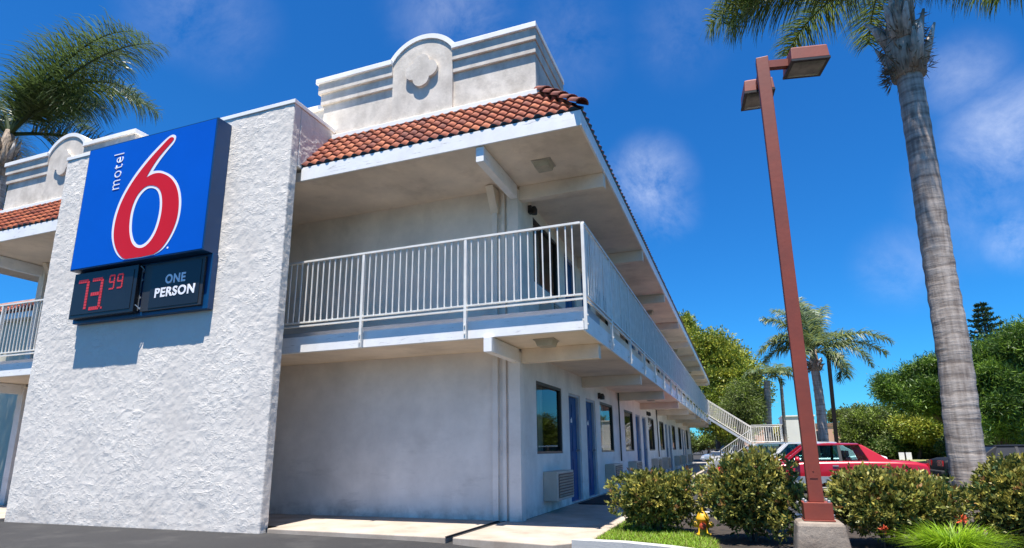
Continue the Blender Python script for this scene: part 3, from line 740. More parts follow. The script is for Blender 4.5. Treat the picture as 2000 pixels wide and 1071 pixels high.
# ------------------------------------------------------------------ sign
sg = thing('motel_sign', 'large blue illuminated sign box with red 6 mounted high on white stucco wall', 'sign', (-5.92,-1.812,5.26))
def rel(pts, o=(-5.92, 5.26)): return [(x-o[0], z-o[1]) for x, z in pts]
b = MB(); b.box(-1.55,1.48,-.29,-.002,-1.16,1.14); b.build('sign_cabinet', 'signside', sg, bevel=.008)
b = MB(); b.box(-1.525,1.455,-.296,-.2901,-1.135,1.115); b.build('sign_face', 'signblue', sg)
b = MB()
b.box(-1.55,1.50,-.11,-.003,-2.06,-1.162); b.build('lower_cabinet', 'signside', sg, bevel=.006)
W = [(-5.33,6.223),(-5.371,6.268),(-5.441,6.282),(-5.537,6.247),(-5.675,6.156),(-5.919,5.968),(-6.157,5.735),(-6.327,5.517),(-6.461,5.293),(-6.54,5.06),(-6.568,4.848),(-6.552,4.631),(-6.489,4.463),(-6.384,4.292),(-6.258,4.185),(-6.158,4.147),(-5.788,4.128),(-5.477,4.145),(-5.308,4.203),(-5.17,4.341),(-5.059,4.547),(-5.011,4.744),(-5.015,4.975),(-5.076,5.193),(-5.175,5.369),(-5.333,5.524),(-5.553,5.637),(-5.676,5.663),(-5.769,5.669),(-5.723,5.737),(-5.625,5.861),(-5.479,6.006),(-5.341,6.129)]
Wi = [(-5.742,5.361),(-5.632,5.315),(-5.555,5.222),(-5.508,5.082),(-5.49,4.922),(-5.505,4.742),(-5.551,4.567),(-5.642,4.426),(-5.763,4.352),(-5.882,4.361),(-5.99,4.448),(-6.061,4.588),(-6.094,4.724),(-6.106,4.912),(-6.084,5.069),(-6.025,5.22),(-5.939,5.314),(-5.845,5.365)]
Rd = [(-5.37,6.204),(-5.423,6.237),(-5.483,6.23),(-5.619,6.125),(-5.861,5.934),(-6.098,5.702),(-6.27,5.493),(-6.403,5.269),(-6.482,5.037),(-6.51,4.826),(-6.497,4.623),(-6.443,4.462),(-6.342,4.307),(-6.215,4.192),(-6.132,4.156),(-5.791,4.144),(-5.495,4.157),(-5.343,4.218),(-5.212,4.362),(-5.108,4.554),(-5.057,4.751),(-5.065,4.983),(-5.12,5.188),(-5.216,5.354),(-5.361,5.498),(-5.563,5.602),(-5.72,5.622),(-5.836,5.6),(-5.91,5.572),(-5.795,5.756),(-5.683,5.9),(-5.521,6.05),(-5.381,6.165)]
Ri = [(-5.751,5.411),(-5.599,5.355),(-5.501,5.24),(-5.45,5.072),(-5.433,4.9),(-5.449,4.72),(-5.497,4.539),(-5.596,4.389),(-5.736,4.298),(-5.897,4.314),(-6.031,4.415),(-6.112,4.582),(-6.148,4.732),(-6.162,4.934),(-6.142,5.099),(-6.078,5.262),(-5.982,5.362),(-5.872,5.416)]
def smooth_closed(p, corners, it=2):
    for _ in range(it):
        q = []; nc = set(); n = len(p)
        for i in range(n):
            if i in corners: nc.add(len(q)); q.append(p[i])
            else:
                a, c, e = p[i-1], p[i], p[(i+1)%n]
                q.append((c[0]*.75+a[0]*.25, c[1]*.75+a[1]*.25)); q.append((c[0]*.75+e[0]*.25, c[1]*.75+e[1]*.25))
        p, corners = q, nc
    return p
def curve_shape(name, loops, y, m, parent):
    cu_ = bpy.data.curves.new(name, 'CURVE'); cu_.dimensions = '2D'; cu_.fill_mode = 'BOTH'; cu_.extrude = .0015
    for lp in loops:
        s = cu_.splines.new('POLY'); s.points.add(len(lp)-1); s.use_cyclic_u = True
        for p, (x, z) in zip(s.points, lp): p.co = (x, z, 0, 1)
    tmp = bpy.data.objects.new('tmp', cu_); COL.objects.link(tmp)
    me = bpy.data.meshes.new_from_object(tmp.evaluated_get(bpy.context.evaluated_depsgraph_get())); bpy.data.objects.remove(tmp)
    me.transform(Matrix.Rotation(R(90), 4, 'X')); me.transform(Matrix.Translation((0, y, 0)))
    me.materials.clear(); me.materials.append(MT[m])
    o = bpy.data.objects.new(name, me); COL.objects.link(o); o.parent = parent; return o
curve_shape('numeral_outline', [smooth_closed(rel(W), {15,17,28}), smooth_closed(rel(Wi), set())], -.299, 'signwhite', sg)
curve_shape('numeral', [smooth_closed(rel(Rd), {14,16,28}), smooth_closed(rel(Ri), set())], -.3035, 'signred', sg)
def text(name, body, x0, x1, z0, z1, y, m, parent, rot=0, bold=0., shear=0.):
    f = bpy.data.curves.new(name, 'FONT'); f.body = body; f.offset = bold; f.extrude = .004; f.shear = shear
    f.space_character = 1.12
    tmp = bpy.data.objects.new('tmp', f); COL.objects.link(tmp)
    me = bpy.data.meshes.new_from_object(tmp.evaluated_get(bpy.context.evaluated_depsgraph_get())); bpy.data.objects.remove(tmp)
    if rot: me.transform(Matrix.Rotation(rot, 4, 'Z'))
    X = [v.co.x for v in me.vertices]; Y = [v.co.y for v in me.vertices]
    a, c, e, g = min(X), max(X), min(Y), max(Y)
    for v in me.vertices:
        v.co = (x0+(v.co.x-a)/(c-a)*(x1-x0), y-v.co.z, z0+(v.co.y-e)/(g-e)*(z1-z0))
    me.materials.clear(); me.materials.append(MT[m])
    o = bpy.data.objects.new(name, me); COL.objects.link(o); o.parent = parent; return o
text('lettering', 'motel', -.865, -.625, .22, .905, -.300, 'signwhite', sg, R(90), -.012)
b = MB(); b.lathe((.72,-.300,-1.03),[(.018,0),(.018,.004)],12,'y'); b.build('trademark_dot', 'signwhite', sg)
# price display
pd = MB(); pd.box(-1.50,.02,-.22,-.111,-2.0,-1.20)
pdo = pd.build('price_display', 'black', sg, bevel=.006)
b = MB(); b.box(-1.46,-.06,-.228,-.221,-1.94,-1.27); b.build('display_glass', 'black', pdo, bevel=.003)
b = MB()
for (z) in (-1.30,-1.45,-1.75,-1.93): b.lathe((.045,-.14,z),[(.018,0),(.018,.03)],8,'y')
b.bar((.03,-.14,-1.25),(.03,-.14,-1.97),.012); b.bar((.06,-.14,-1.28),(.03,-.19,-1.22),.012); b.bar((.025,-.19,-1.88),(.08,-.14,-1.95),.014)
b.build('display_hinge', 'metalgrey', pdo)
def seg7(x, z, w_, h, digit, name):
    on = {'7':'abc','3':'abgcd','9':'abcdfg'}[digit]; b = MB(); tk = w_*.24
    segs = {'a':((0,h),(w_,h)),'b':((w_,h),(w_,h/2)),'c':((w_,h/2),(w_,0)),'d':((0,0),(w_,0)),'e':((0,0),(0,h/2)),'f':((0,h/2),(0,h)),'g':((0,h/2),(w_,h/2))}
    for k in on:
        (a, c), (e, g) = segs[k]; n = 5 if h > .3 else 3
        for i in range(n):
            f0, f1 = (i+.08)/n, (i+.92)/n
            p = (x+a+(e-a)*f0, -.231, z+c+(g-c)*f0); q = (x+a+(e-a)*f1, -.231, z+c+(g-c)*f1)
            b.bar(p, q, .005 if k in 'adg' else tk, tk if k in 'adg' else .005, up=(0,0,1) if k in 'adg' else (0,1,0))
    b.build(name, 'led', pdo)
seg7(-1.36,-1.86,.24,.50,'7','digit'); seg7(-1.02,-1.86,.24,.50,'3','digit')
b = MB(); b.box(-.735,-.70,-.234,-.229,-1.885,-1.85); b.build('decimal_point', 'led', pdo)
seg7(-.60,-1.56,.11,.23,'9','digit'); seg7(-.41,-1.56,.11,.23,'9','digit')
b = MB(); b.box(.10,1.40,-.155,-.111,-2.0,-1.21); po = b.build('message_panel', 'dark', sg, bevel=.004)
b = MB(); b.box(.28,1.34,-.162,-.156,-1.96,-1.25); b.build('panel_face', 'black', po)
text('lettering', 'ONE', .60, 1.03, -1.585, -1.43, -.164, 'signwhite', po, 0, .03)
text('lettering', 'PERSON', .40, 1.25, -1.80, -1.64, -.164, 'signwhite', po, 0, .03)

# ------------------------------------------------------------------ light pole
px_, py_ = 3.745, -2.0
ped = MB(); ped.add([(px_-.20,py_-.20,.33),(px_+.20,py_-.20,.33),(px_+.20,py_+.20,.33),(px_-.20,py_+.20,.33),(px_-.27,py_-.27,-.25),(px_+.27,py_-.27,-.25),(px_+.27,py_+.27,-.25),(px_-.27,py_+.27,-.25)],
  [(0,1,2,3),(4,7,6,5),(0,4,5,1),(1,5,6,2),(2,6,7,3),(3,7,4,0)])
lp = thing('light_pole', 'tall red brown square steel light pole with two floodlight heads on concrete base', 'light pole', (0,0,0))
ped.build('concrete_base', 'pedestal', lp, bevel=.035)
b = MB(); b.box(px_-.135,px_+.135,py_-.135,py_+.135,.332,.345); b.box(px_-.125,px_+.125,py_-.125,py_+.125,.345,.50); b.build('base_cover', 'pole', lp, bevel=.004)
b = MB(); b.box(px_-.065,px_+.065,py_-.065,py_+.065,.50,5.36); b.build('pole', 'pole', lp, bevel=.006)
b = MB()
for i_, j_ in ((-1,-1),(1,-1),(1,1),(-1,1)): b.lathe((px_+i_*.10,py_+j_*.10,.50),[(.016,0),(.016,.018),(.006,.024)],6)
b.build('anchor_bolt', 'metalgrey', lp)
b = MB(); b.box(px_-.035,px_+.035,py_-.0685,py_-.0655,.72,.86); b.lathe((px_,py_-.0685,.79),[(.006,0),(.006,-.004)],8,'y'); b.build('handhole_cover', 'pole', lp)
def head(cx, cy, ax, ay, z):
    b = MB(); b.bar((px_,py_,z-.03),(cx-.18*ax,cy-.18*ay,z-.03),.07,.09); b.build('arm', 'pole', lp)
    hd = MB(); d = Vector((ax,ay,0)).normalized(); s = Vector((-d.y,d.x,0)); c = Vector((cx,cy,z))
    v = []
    for (l, w2, h) in ((.20,.17,-.09),(.19,.16,.06),(.15,.12,.09)):
        for i, j in ((-1,-1),(1,-1),(1,1),(-1,1)): v.append(c+d*(l*i)+s*(w2*j)+Vector((0,0,h)))
    hd.add(v, [(0,1,5,4),(1,2,6,5),(2,3,7,6),(3,0,4,7),(4,5,9,8),(5,6,10,9),(6,7,11,10),(7,4,8,11),(8,9,10,11),(0,3,2,1)])
    ho = hd.build('lamp_head', 'pole', lp, bevel=.006)
    f = MB(); q = []
    for i, j in ((-1,-1),(1,-1),(1,1),(-1,1)): q.append(c+d*(.205*i)+s*(.175*j)+Vector((0,0,-.092)))
    q += [p+Vector((0,0,-.025)) for p in q[:4]]
    f.add(q, [(0,1,2,3),(4,7,6,5),(0,4,5,1),(1,5,6,2),(2,6,7,3),(3,7,4,0)]); f.build('lens_frame', 'dark', ho)
    g = MB(); q = [c+d*(.17*i)+s*(.14*j)+Vector((0,0,-.119)) for i, j in ((-1,-1),(1,-1),(1,1),(-1,1))]
    q += [c+d*(.12*i)+s*(.10*j)+Vector((0,0,-.128)) for i, j in ((-1,-1),(1,-1),(1,1),(-1,1))]
    g.add(q, [(0,1,5,4),(1,2,6,5),(2,3,7,6),(3,0,4,7),(4,5,6,7)]); g.build('lens', 'lens', ho)
head(4.20,-1.90,.98,.2,5.31); head(3.70,-1.42,-.1,1,5.31)

# ------------------------------------------------------------------ plants
def bush(name, label, c, rx, ry, rz, n, seed, mix, group='clipped bushes in the planter island', leaf=.057):
    g = np.random.default_rng(seed); root = thing(name, label, 'bush', (c[0],c[1],-.02), 0, group)
    st_ = MB()
    for k in range(7):
        a = g.uniform(0,6.28); e = Vector((math.cos(a)*rx*.6, math.sin(a)*ry*.6, rz*1.1+g.uniform(-.1,.2)))
        st_.tube([(e.x*.1,e.y*.1,-.02),(e.x*.55,e.y*.5,e.z*.5),e], [.014,.010,.004], 6)
    st_.build('stem', 'bark', root)
    lob = [(g.normal(size=3)*np.array([.35*rx,.35*ry,.22*rz])+np.array([0,0,rz*1.02]), g.uniform(.55,.75)) for _ in range(9)]+[(np.array([0,0,rz*.98]),.85)]
    P, D, mi, vv, LL = [], [], [], [], []
    T_ = n//7
    while len(P) < n:
        lc, s = lob[g.integers(len(lob))]
        d = g.normal(size=3); d /= np.linalg.norm(d); rad = s*(g.uniform(.45,1.08)**.6)
        p = lc + d*np.array([rx,ry,rz])*rad
        if p[2] < .06: continue
        if p[2] < rz*.35 and g.random() < .6: continue
        h = p[2]/(2*rz); outn = d*.8+np.array([0,0,.55])
        r_ = g.random()
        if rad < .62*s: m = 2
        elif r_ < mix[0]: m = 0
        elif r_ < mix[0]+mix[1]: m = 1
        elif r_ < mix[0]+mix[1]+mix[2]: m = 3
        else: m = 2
        v0 = g.random()
        for k in range(7):
            dd = outn + g.normal(size=3)*.62
            P.append(p+g.normal(size=3)*.012); D.append(dd); mi.append(m if g.random() < .8 else 0); vv.append(min(1,max(0,v0+g.normal()*.2))); LL.append(leaf*g.uniform(.7,1.25))
    LL = np.array(LL)
    leafmesh('foliage', np.array(P), np.array(D), LL, LL*.46, vv, mi, ['olive','yellow','deep','rust'], root, .06)
    return root
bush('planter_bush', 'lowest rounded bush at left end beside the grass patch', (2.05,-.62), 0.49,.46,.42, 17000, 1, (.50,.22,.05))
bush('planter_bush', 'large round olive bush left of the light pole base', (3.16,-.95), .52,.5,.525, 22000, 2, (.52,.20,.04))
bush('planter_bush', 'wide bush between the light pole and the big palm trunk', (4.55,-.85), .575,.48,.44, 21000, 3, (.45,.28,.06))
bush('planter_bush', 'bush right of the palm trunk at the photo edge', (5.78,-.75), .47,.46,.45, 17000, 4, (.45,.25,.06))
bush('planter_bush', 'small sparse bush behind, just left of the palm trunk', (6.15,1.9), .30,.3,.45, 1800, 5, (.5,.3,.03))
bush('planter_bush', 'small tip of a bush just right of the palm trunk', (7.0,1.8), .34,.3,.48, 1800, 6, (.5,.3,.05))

def blades(name, pts, h, wd, mats, label, cat, seed, lean=.5, segs=3, kind=None, spread=None, vary=None):
    g = np.random.default_rng(seed); V, F, A, MI = [], [], [], []
    for (x, y, z) in pts:
        hh = h*g.uniform(.5,1.2); a = g.uniform(0,6.28)
        if spread: 
            a = math.atan2(y-spread[1], x-spread[0])+g.normal()*.35
        ln = lean*g.uniform(.3,1.3); base = len(V); s = np.array([-math.sin(a), math.cos(a)])*wd*.5
        for k in range(segs+1):
            f = k/segs; r_ = hh*ln*f*f; zz = hh*(f - ln*.45*f*f*f); ww = (1-f)**.6 if k < segs else .05
            cx_, cy_ = x+math.cos(a)*r_, y+math.sin(a)*r_
            V += [(cx_+s[0]*ww, cy_+s[1]*ww, z+zz), (cx_-s[0]*ww, cy_-s[1]*ww, z+zz)]
        va = g.random(); m = g.integers(len(mats))
        for k in range(segs): F.append((base+2*k, base+2*k+1, base+2*k+3, base+2*k+2)); A.append(va); MI.append(m)
    me = bpy.data.meshes.new(name); me.from_pydata(V, [], F)
    for m in mats: me.materials.append(LF[m])
    me.polygons.foreach_set('material_index', MI)
    at_ = me.attributes.new('vary', 'FLOAT', 'FACE'); at_.data.foreach_set('value', A)
    o = bpy.data.objects.new(name, me); COL.objects.link(o)
    if kind: tagit(o, label, cat, kind=kind)
    elif label: tagit(o, label, cat)
    return o
def inpoly(x, y, p):
    c = False; n = len(p)
    for i in range(n):
        (a, b_), (e, f) = p[i], p[i-1]
        if (b_ > y) != (f > y) and x < (e-a)*(y-b_)/(f-b_)+a: c = not c
    return c
gp = [(1.46,-1.58),(1.9,-1.70),(2.4,-1.88),(2.85,-2.15),(2.75,-1.3),(2.5,-.9),(2.2,-.2),(1.5,.3)]
pts = []
while len(pts) < 15000:
    x, y = random.uniform(1.4,2.9), random.uniform(-2.2,.4)
    if inpoly(x, y, gp): pts.append((x, y, -.02))
blades('grass_patch', pts, .085, .009, ['grass','grass','olive'], 'bright green short grass in the planter corner under the first bush', 'grass', 5, .8, 2, kind='stuff')
c = (4.88,-1.75)
pts = [(c[0]+random.gauss(0,.09), c[1]+random.gauss(0,.07), -.02) for _ in range(1500)]
lily = thing('lily_clump', 'bright lime green strappy clump in front of the palm trunk', 'plant', (0,0,0))
o = blades('foliage', pts, .37, .013, ['lime','lime','grass'], None, None, 8, 1.0, 4, spread=c); o.parent = lily
def flower(x, y, z, n=9, r=.035):
    P = np.array([[x,y,z]]*n*3, float)+rng.normal(size=(n*3,3))*.012
    D = rng.normal(size=(n*3,3))+np.array([0,0,.7])
    global fl
    return P, D
for nm, (X, Y, Z) in (('left',(4.36,-1.52,.21)),('right',(5.09,-1.32,.30))):
    root = thing('flower_stalk', 'small orange red bloom %s the lime green clump' % ('poking from dark foliage left of' if nm == 'left' else 'on a dark stalk behind'), 'flower', (0,0,0), 0, 'orange blooms by the lily clump')
    P, D = flower(X, Y, Z); leafmesh('bloom', P, D, .05, .022, rng.random(len(P)), [0]*len(P), ['orange'], root)
    b = MB(); b.tube([(X,Y+.05,-.02),(X,Y,Z)], [.008,.006], 6); b.build('stem', 'bark', root)

# hydrant
hy = thing('fire_hydrant', 'small yellow fire hydrant half hidden between the first two bushes', 'fire hydrant', (2.60,-.68,-.02))
b = MB(); b.smooth = True; b.lathe((0,0,0), [(.09,0),(.09,.03),(.065,.04),(.065,.17),(.08,.18),(.08,.20),(.072,.22),(.055,.26),(.025,.285)], 20); b.build('barrel', 'yellow', hy)
b = MB(); b.lathe((0,0,.28),[(.022,0),(.022,.05)],6); b.build('bonnet_nut', 'yellow', hy)
for s in (-1,1):
    b = MB(); b.lathe((s*.06,0,.13),[(.035,0),(.035,s*.045),(.02,s*.05),(.02,s*.065)],12,'x'); b.build('nozzle_cap', 'yellow', hy)
b = MB(); b.lathe((0,-.06,.12),[(.042,0),(.042,-.045),(.02,-.05),(.02,-.07)],12,'y'); b.build('nozzle_cap', 'orange', hy)

# palms
def palm(name, label, trunk, radii, crown, fronds, flen, leafl, mats=('palm','palm2'), per=90, lw=.028, seed=1, boots=True, group=None, bark='palmbark', boot_h=.9, boot_r=None, rings=9, ringamp=.035):
    g = np.random.default_rng(seed); root = thing(name, label, 'palm tree', (0,0,0), 0, group)
    tp = [Vector(p) for p in trunk]
    # resample trunk
    pts, rad = [], []
    for i in range(len(tp)-1):
        sN = max(2, int((tp[i+1]-tp[i]).length*rings))
        for k in range(sN):
            f = k/sN; j0, j1, j2, j3 = tp[max(i-1,0)], tp[i], tp[i+1], tp[min(i+2,len(tp)-1)]
            p = .5*((2*j1)+(-j0+j2)*f+(2*j0-5*j1+4*j2-j3)*f*f+(-j0+3*j1-3*j2+j3)*f**3)
            pts.append(p); rad.append((radii[i]*(1-f)+radii[i+1]*f)*(1+(ringamp if k%2 else -ringamp)*g.uniform(.2,1)+g.uniform(-.01,.01)))
    pts.append(tp[-1]); rad.append(radii[-1])
    b = MB(); b.smooth = True; b.tube(pts, rad, 20); b.build('trunk', bark, root)
    C = Vector(crown)
    if boots:
        b = MB(); b.smooth = True; br = boot_r or radii[-1]*1.15
        bh = boot_h; base = tp[-1]
        b.tube([base+Vector((0,0,-.05)), base+Vector((0,0,bh*.3)), base+Vector((0,0,bh*.7)), C+Vector((0,0,.1))], [br*.9, br*1.05, br*.8, br*.5], 14)
        for k in range(20):
            b.cur = 1 if g.random() < .5 else 0; a = g.uniform(0,6.28); z0 = g.uniform(-.05,bh*.65); p0 = base+Vector((math.cos(a)*br*.75, math.sin(a)*br*.75, z0))
            e1 = p0+Vector((math.cos(a)*br*.5, math.sin(a)*br*.5, bh*.25)); e2 = e1+Vector((math.cos(a)*br*g.uniform(.1,.7), math.sin(a)*br*g.uniform(.1,.7), bh*g.uniform(.05,.25)))
            b.tube([p0,e1,e2], [br*.34, br*.22, br*.07], 6)
        b.build('leaf_bases', ['boot','bootlight'], root)
        n = 420; A = g.uniform(0,6.28,n); A[:90] = g.uniform(2.6,3.9,90); zz = g.uniform(-.05,bh*.8,n); zz[:90] = g.uniform(-.08,.12,90)
        P = np.array([[base.x+math.cos(a)*br*.95, base.y+math.sin(a)*br*.95, base.z+z] for a, z in zip(A, zz)])
        D = np.stack([np.cos(A)*.6, np.sin(A)*.6, g.normal(size=n)*.6-.3], 1)
        leafmesh('dead_fibre', P, D, br*.75, br*.07, g.random(n), [0]*n, ['dead'], root)
    for (az, elev, ln, drp) in fronds:
        az = R(az); el = R(elev); Lf = flen*ln; u = Vector((math.cos(az), math.sin(az), 0))
        K = 26; sp = []; p = Vector(C)+u*.05; ang = el
        for k in range(K+1):
            sp.append(Vector(p)); ang = el - drp*(k/K)**1.25*R(150); p = p + (u*math.cos(ang)+Vector((0,0,math.sin(ang))))*(Lf/K)
        b = MB(); b.tube(sp, [.035*(1-k/(K+2))*flen/3 for k in range(K+1)], 5)
        fo = b.build('frond', LF[mats[0]], root)
        side = Vector((-u.y, u.x, 0)); V, F, A_, MI = [], [], [], []
        for q in range(per):
            f = .12+.88*(q+g.random())/per; kk = min(K-1, int(f*K)); ff = f*K-kk; p = sp[kk].lerp(sp[kk+1], ff); tdir = (sp[kk+1]-sp[kk]).normalized()
            nup = side.cross(tdir).normalized()
            if nup.z < 0: nup = -nup
            for s in (-1,1):
                ll = leafl*(.45+.9*math.sin(math.pi*min(1,f*.93+.07))**.7)*g.uniform(.75,1.1)
                d = (side*s*g.uniform(.55,1)+tdir*g.uniform(.3,.8)+nup*g.uniform(-.35,.75)).normalized()
                wv = tdir*lw*.5; base_ = len(V); q0 = p; dd = d
                for m_ in range(4):
                    wk = (1,.95,.7,.08)[m_]; V += [tuple(q0+wv*wk), tuple(q0-wv*wk)]
                    q0 = q0+dd*(ll/3); dd = (dd+Vector((0,0,-.42-.25*m_))).normalized()
                va = g.random(); mi_ = 1 if g.random() < .35 else 0
                for m_ in range(3): F.append((base_+2*m_, base_+2*m_+1, base_+2*m_+3, base_+2*m_+2)); A_.append(va); MI.append(mi_)
        me = bpy.data.meshes.new('leaflets'); me.from_pydata(V, [], F)
        for m_ in mats: me.materials.append(LF[m_])
        me.polygons.foreach_set('material_index', MI); at_ = me.attributes.new('vary', 'FLOAT', 'FACE'); at_.data.foreach_set('value', A_)
        lo = bpy.data.objects.new('leaflets', me); COL.objects.link(lo); lo.parent = fo
    return root
Y0 = .5
tr = [(5.80,Y0,-.15)] + [tuple(at(x, y, Y0)) for x, y in ((1889,900),(1864,700),(1831,500),(1800,300),(1775,145))]
big = palm('palm_tree', 'large palm with thick ringed grey trunk standing right of the red brown light pole', tr, [.235,.20,.19,.178,.168,.155], tuple(at(1762,-40,Y0)),
     [(177,40,1.1,.60),(188,46,1.05,.66),(181,30,.95,.55),(171,52,1.05,.74),(2,30,1.1,.5),(8,34,1.0,.60),(-8,42,1.05,.62),(20,30,.95,.6),(40,45,.9,.6),(90,50,.9,.6),(130,45,.9,.6),(60,60,.8,.5),(-60,60,.9,.5),(-110,65,.8,.5),(240,60,.9,.5),(210,55,1,.7)],
     2.75, .62, per=210, lw=.019, seed=4, boot_h=1.1, boot_r=.24)
Yl = .9
c0 = at(18,262,Yl)
palm('palm_tree', 'palm with drooping fronds rising behind the left end of the motel roof', [(c0.x+.2,Yl,-.1),(c0.x+.1,Yl,c0.z*.5),(c0.x,Yl,c0.z-1.3)], [.25,.20,.17], tuple(c0),
     [(8,84,1.05,.98),(-4,50,1.12,.50),(-3,34,1.2,.36),(175,35,1,.5),(160,50,.9,.6),(60,75,.9,.7),(20,66,.9,.82),(4,38,.72,.55),(0,60,.62,.9),(170,60,1,.6),(120,70,.9,.6),(200,45,.9,.6),(250,50,.9,.6),(40,14,.7,.4),(150,20,.9,.5)],
     5.2, .95, ('palmdeep','palm'), per=190, lw=.026, seed=9, boot_h=1.2, boot_r=.23, group='palms')
Yf = 17.
c0 = at(1590,688,Yf)
palm('palm_tree', 'mid distance palm with silvery fronds behind the parked red car', [(at(1606,865,Yf).x,Yf,-.18),tuple(at(1603,800,Yf)),tuple(at(1592,722,Yf))], [.19,.17,.15], tuple(c0),
     [(180,42,.95,.62),(165,30,.9,.6),(0,40,1.25,.56),(12,28,1.2,.5),(-15,25,1.0,.75),(100,84,1.15,.34),(60,80,1.1,.38),(140,78,1.15,.40),(120,88,1.1,.22),(170,70,1.05,.45),(40,55,1,.6),(200,55,.8,.6),(-90,50,.7,.7),(-40,0,.8,.7),(-20,-15,.7,.7),(250,30,.7,.7),(90,80,.9,.2)],
     2.3, .5, ('palmgrey','palm2'), per=110, lw=.035, seed=12, boot_h=.5, boot_r=.2)
for (px, py, Yq, bx_, lab, sc_, bk, sd) in ((1497,735,36,1499,'slim palm with pale trunk in front of the large green tree',1.7,'palmbark',21),(1524,732,44,1534,'thin palm with dark trunk rising beside the white block',2.0,'bark',22)):
    c0 = at(px,py,Yq); bb = at(bx_,866,Yq)
    palm('palm_tree', lab, [(bb.x,Yq,gz(bb.x,Yq)-.05),((bb.x+c0.x)/2,Yq,c0.z*.5),(c0.x,Yq,c0.z-.3)], [.30,.24,.2] if bk=='palmbark' else [.14,.13,.12], tuple(c0),
     [(a, e, g_, .62) for a, e, g_ in ((0,40,1),(45,55,.9),(90,70,1),(135,50,.9),(180,40,1),(225,50,.8),(270,45,.8),(315,35,.9),(20,10,.8),(160,10,.8))], sc_, .5, ('palmgrey','palm2'), per=34, lw=.07, seed=sd, boots=False)

# trees
def tree(name, label, cat, base, lobes, n, leaf, mats, probs, seed, trunk_r=.3, limbs=True, group=None, down=False, per=6, thin=.42, tz=None):
    g = np.random.default_rng(seed); root = thing(name, label, cat, tuple(base), 0, group)
    B = np.array(base, float); b = MB(); b.smooth = True
    cs = [np.array(l[0]) - B for l in lobes]
    top = np.mean(cs, axis=0); fork = Vector((top[0]*.3, top[1]*.3, max(.3, (tz or top[2]*.45))))
    b.tube([(0,0,-.2),(fork.x*.5,fork.y*.5,fork.z*.5),fork], [trunk_r*1.2,trunk_r,trunk_r*.85], 10); b.build('trunk', 'bark', root)
    b = MB(); b.smooth = True
    for c in cs: b.tube([fork, (fork+Vector(c))/2+Vector((0,0,.1)), Vector(c)], [trunk_r*.5,trunk_r*.3,trunk_r*.1], 7)
    b.build('branch', 'bark', root)
    P, D, mi, vv = [], [], [], []
    vol = np.array([l[1][0]*l[1][1]+l[1][2]*l[1][0] for l in lobes]); vol = vol/vol.sum()
    for li, (c, r_) in enumerate(lobes):
        c = np.array(c)-B; r_ = np.array(r_); k = int(n*vol[li]/per)
        # sub clumps on the lobe surface
        nc = max(8, int(k/28)); dirs = g.normal(size=(nc,3)); dirs /= np.linalg.norm(dirs,axis=1,keepdims=True); cc = c+dirs*r_*g.uniform(.5,.78,(nc,1)); cr_ = r_.mean()*g.uniform(.2,.36,nc); cm = g.random(nc)
        for _ in range(k):
            j = g.integers(nc); d = g.normal(size=3); d /= np.linalg.norm(d)
            p = cc[j]+d*cr_[j]*g.uniform(.3,1.1)
            on_ = (p-c)/r_; m = g.choice(len(mats), p=probs) if g.random() < .6 else (0 if cm[j] < .5 else len(mats)-1)
            for q in range(per):
                P.append(p+g.normal(size=3)*leaf*.7); D.append(on_*.6+d*.5+g.normal(size=3)*.7+np.array([0,0,-.2 if down else .25])); mi.append(m); vv.append(np.clip(cm[j]*.6+g.random()*.4,0,1))
    ll = leaf*g.uniform(.7,1.3,len(P))
    leafmesh('crown', np.array(P), np.array(D), ll, ll*thin, vv, mi, mats, root)
    return root
def L_(x, y, Y, rx, ry, rz): return (tuple(at(x,y,Y)), (rx,ry,rz))
def pixr(Y): return (Y+9)/1160
k = pixr(44)
tree('broadleaf_tree', 'large dense yellow green tree beyond the far end of the motel', 'tree', (1.6,46,gz(1.6,46)),
     [L_(1345,690,44,60*k,3,62*k),L_(1395,700,45,60*k,3,60*k),L_(1430,730,44,55*k,3,58*k),L_(1455,775,43,42*k,3,50*k),L_(1375,770,43,60*k,3,65*k),L_(1420,815,42,62*k,3,48*k),L_(1335,640,46,30*k,2,26*k),L_(1460,820,43,28*k,2,42*k)],
     78000, .25, ['tree','tree2'], [.6,.4], 31, .5)
k = pixr(30)
tree('weeping_tree', 'darker feathery tree in front of the large green tree', 'tree', (3.1,38,gz(3.1,38)),
     [L_(1448,772,36,36*k,2,28*k),L_(1462,805,36,34*k,2,36*k),L_(1430,800,36,28*k,2,32*k)], 26000, .2, ['shrub','tree'], [.7,.3], 32, .25, down=True, thin=.2)
k = pixr(26)
bp = at(1900,880,27)
tree('pine_tree', 'spreading dark green pine with umbrella crown left of and behind the big palm trunk', 'tree', (bp.x,27,gl(bp.x,27)),
     [L_(x,y,26+.8*math.sin(i*2.3),rx*k,1.1,ry*k) for i,(x,y,rx,ry) in enumerate([(1716,762,17,15),(1735,748,18,15),(1752,775,20,14),(1768,742,20,17),(1790,722,20,18),(1800,760,26,17),(1820,728,20,19),(1843,712,20,20),(1835,765,26,18),(1860,745,26,30),(1775,790,22,11),(1815,793,20,12),(1868,800,22,30)])],
     46000, .22, ['pine','pine2'], [.62,.38], 33, .22, thin=.16, per=8)
k = pixr(22)
bp = at(1965,890,23)
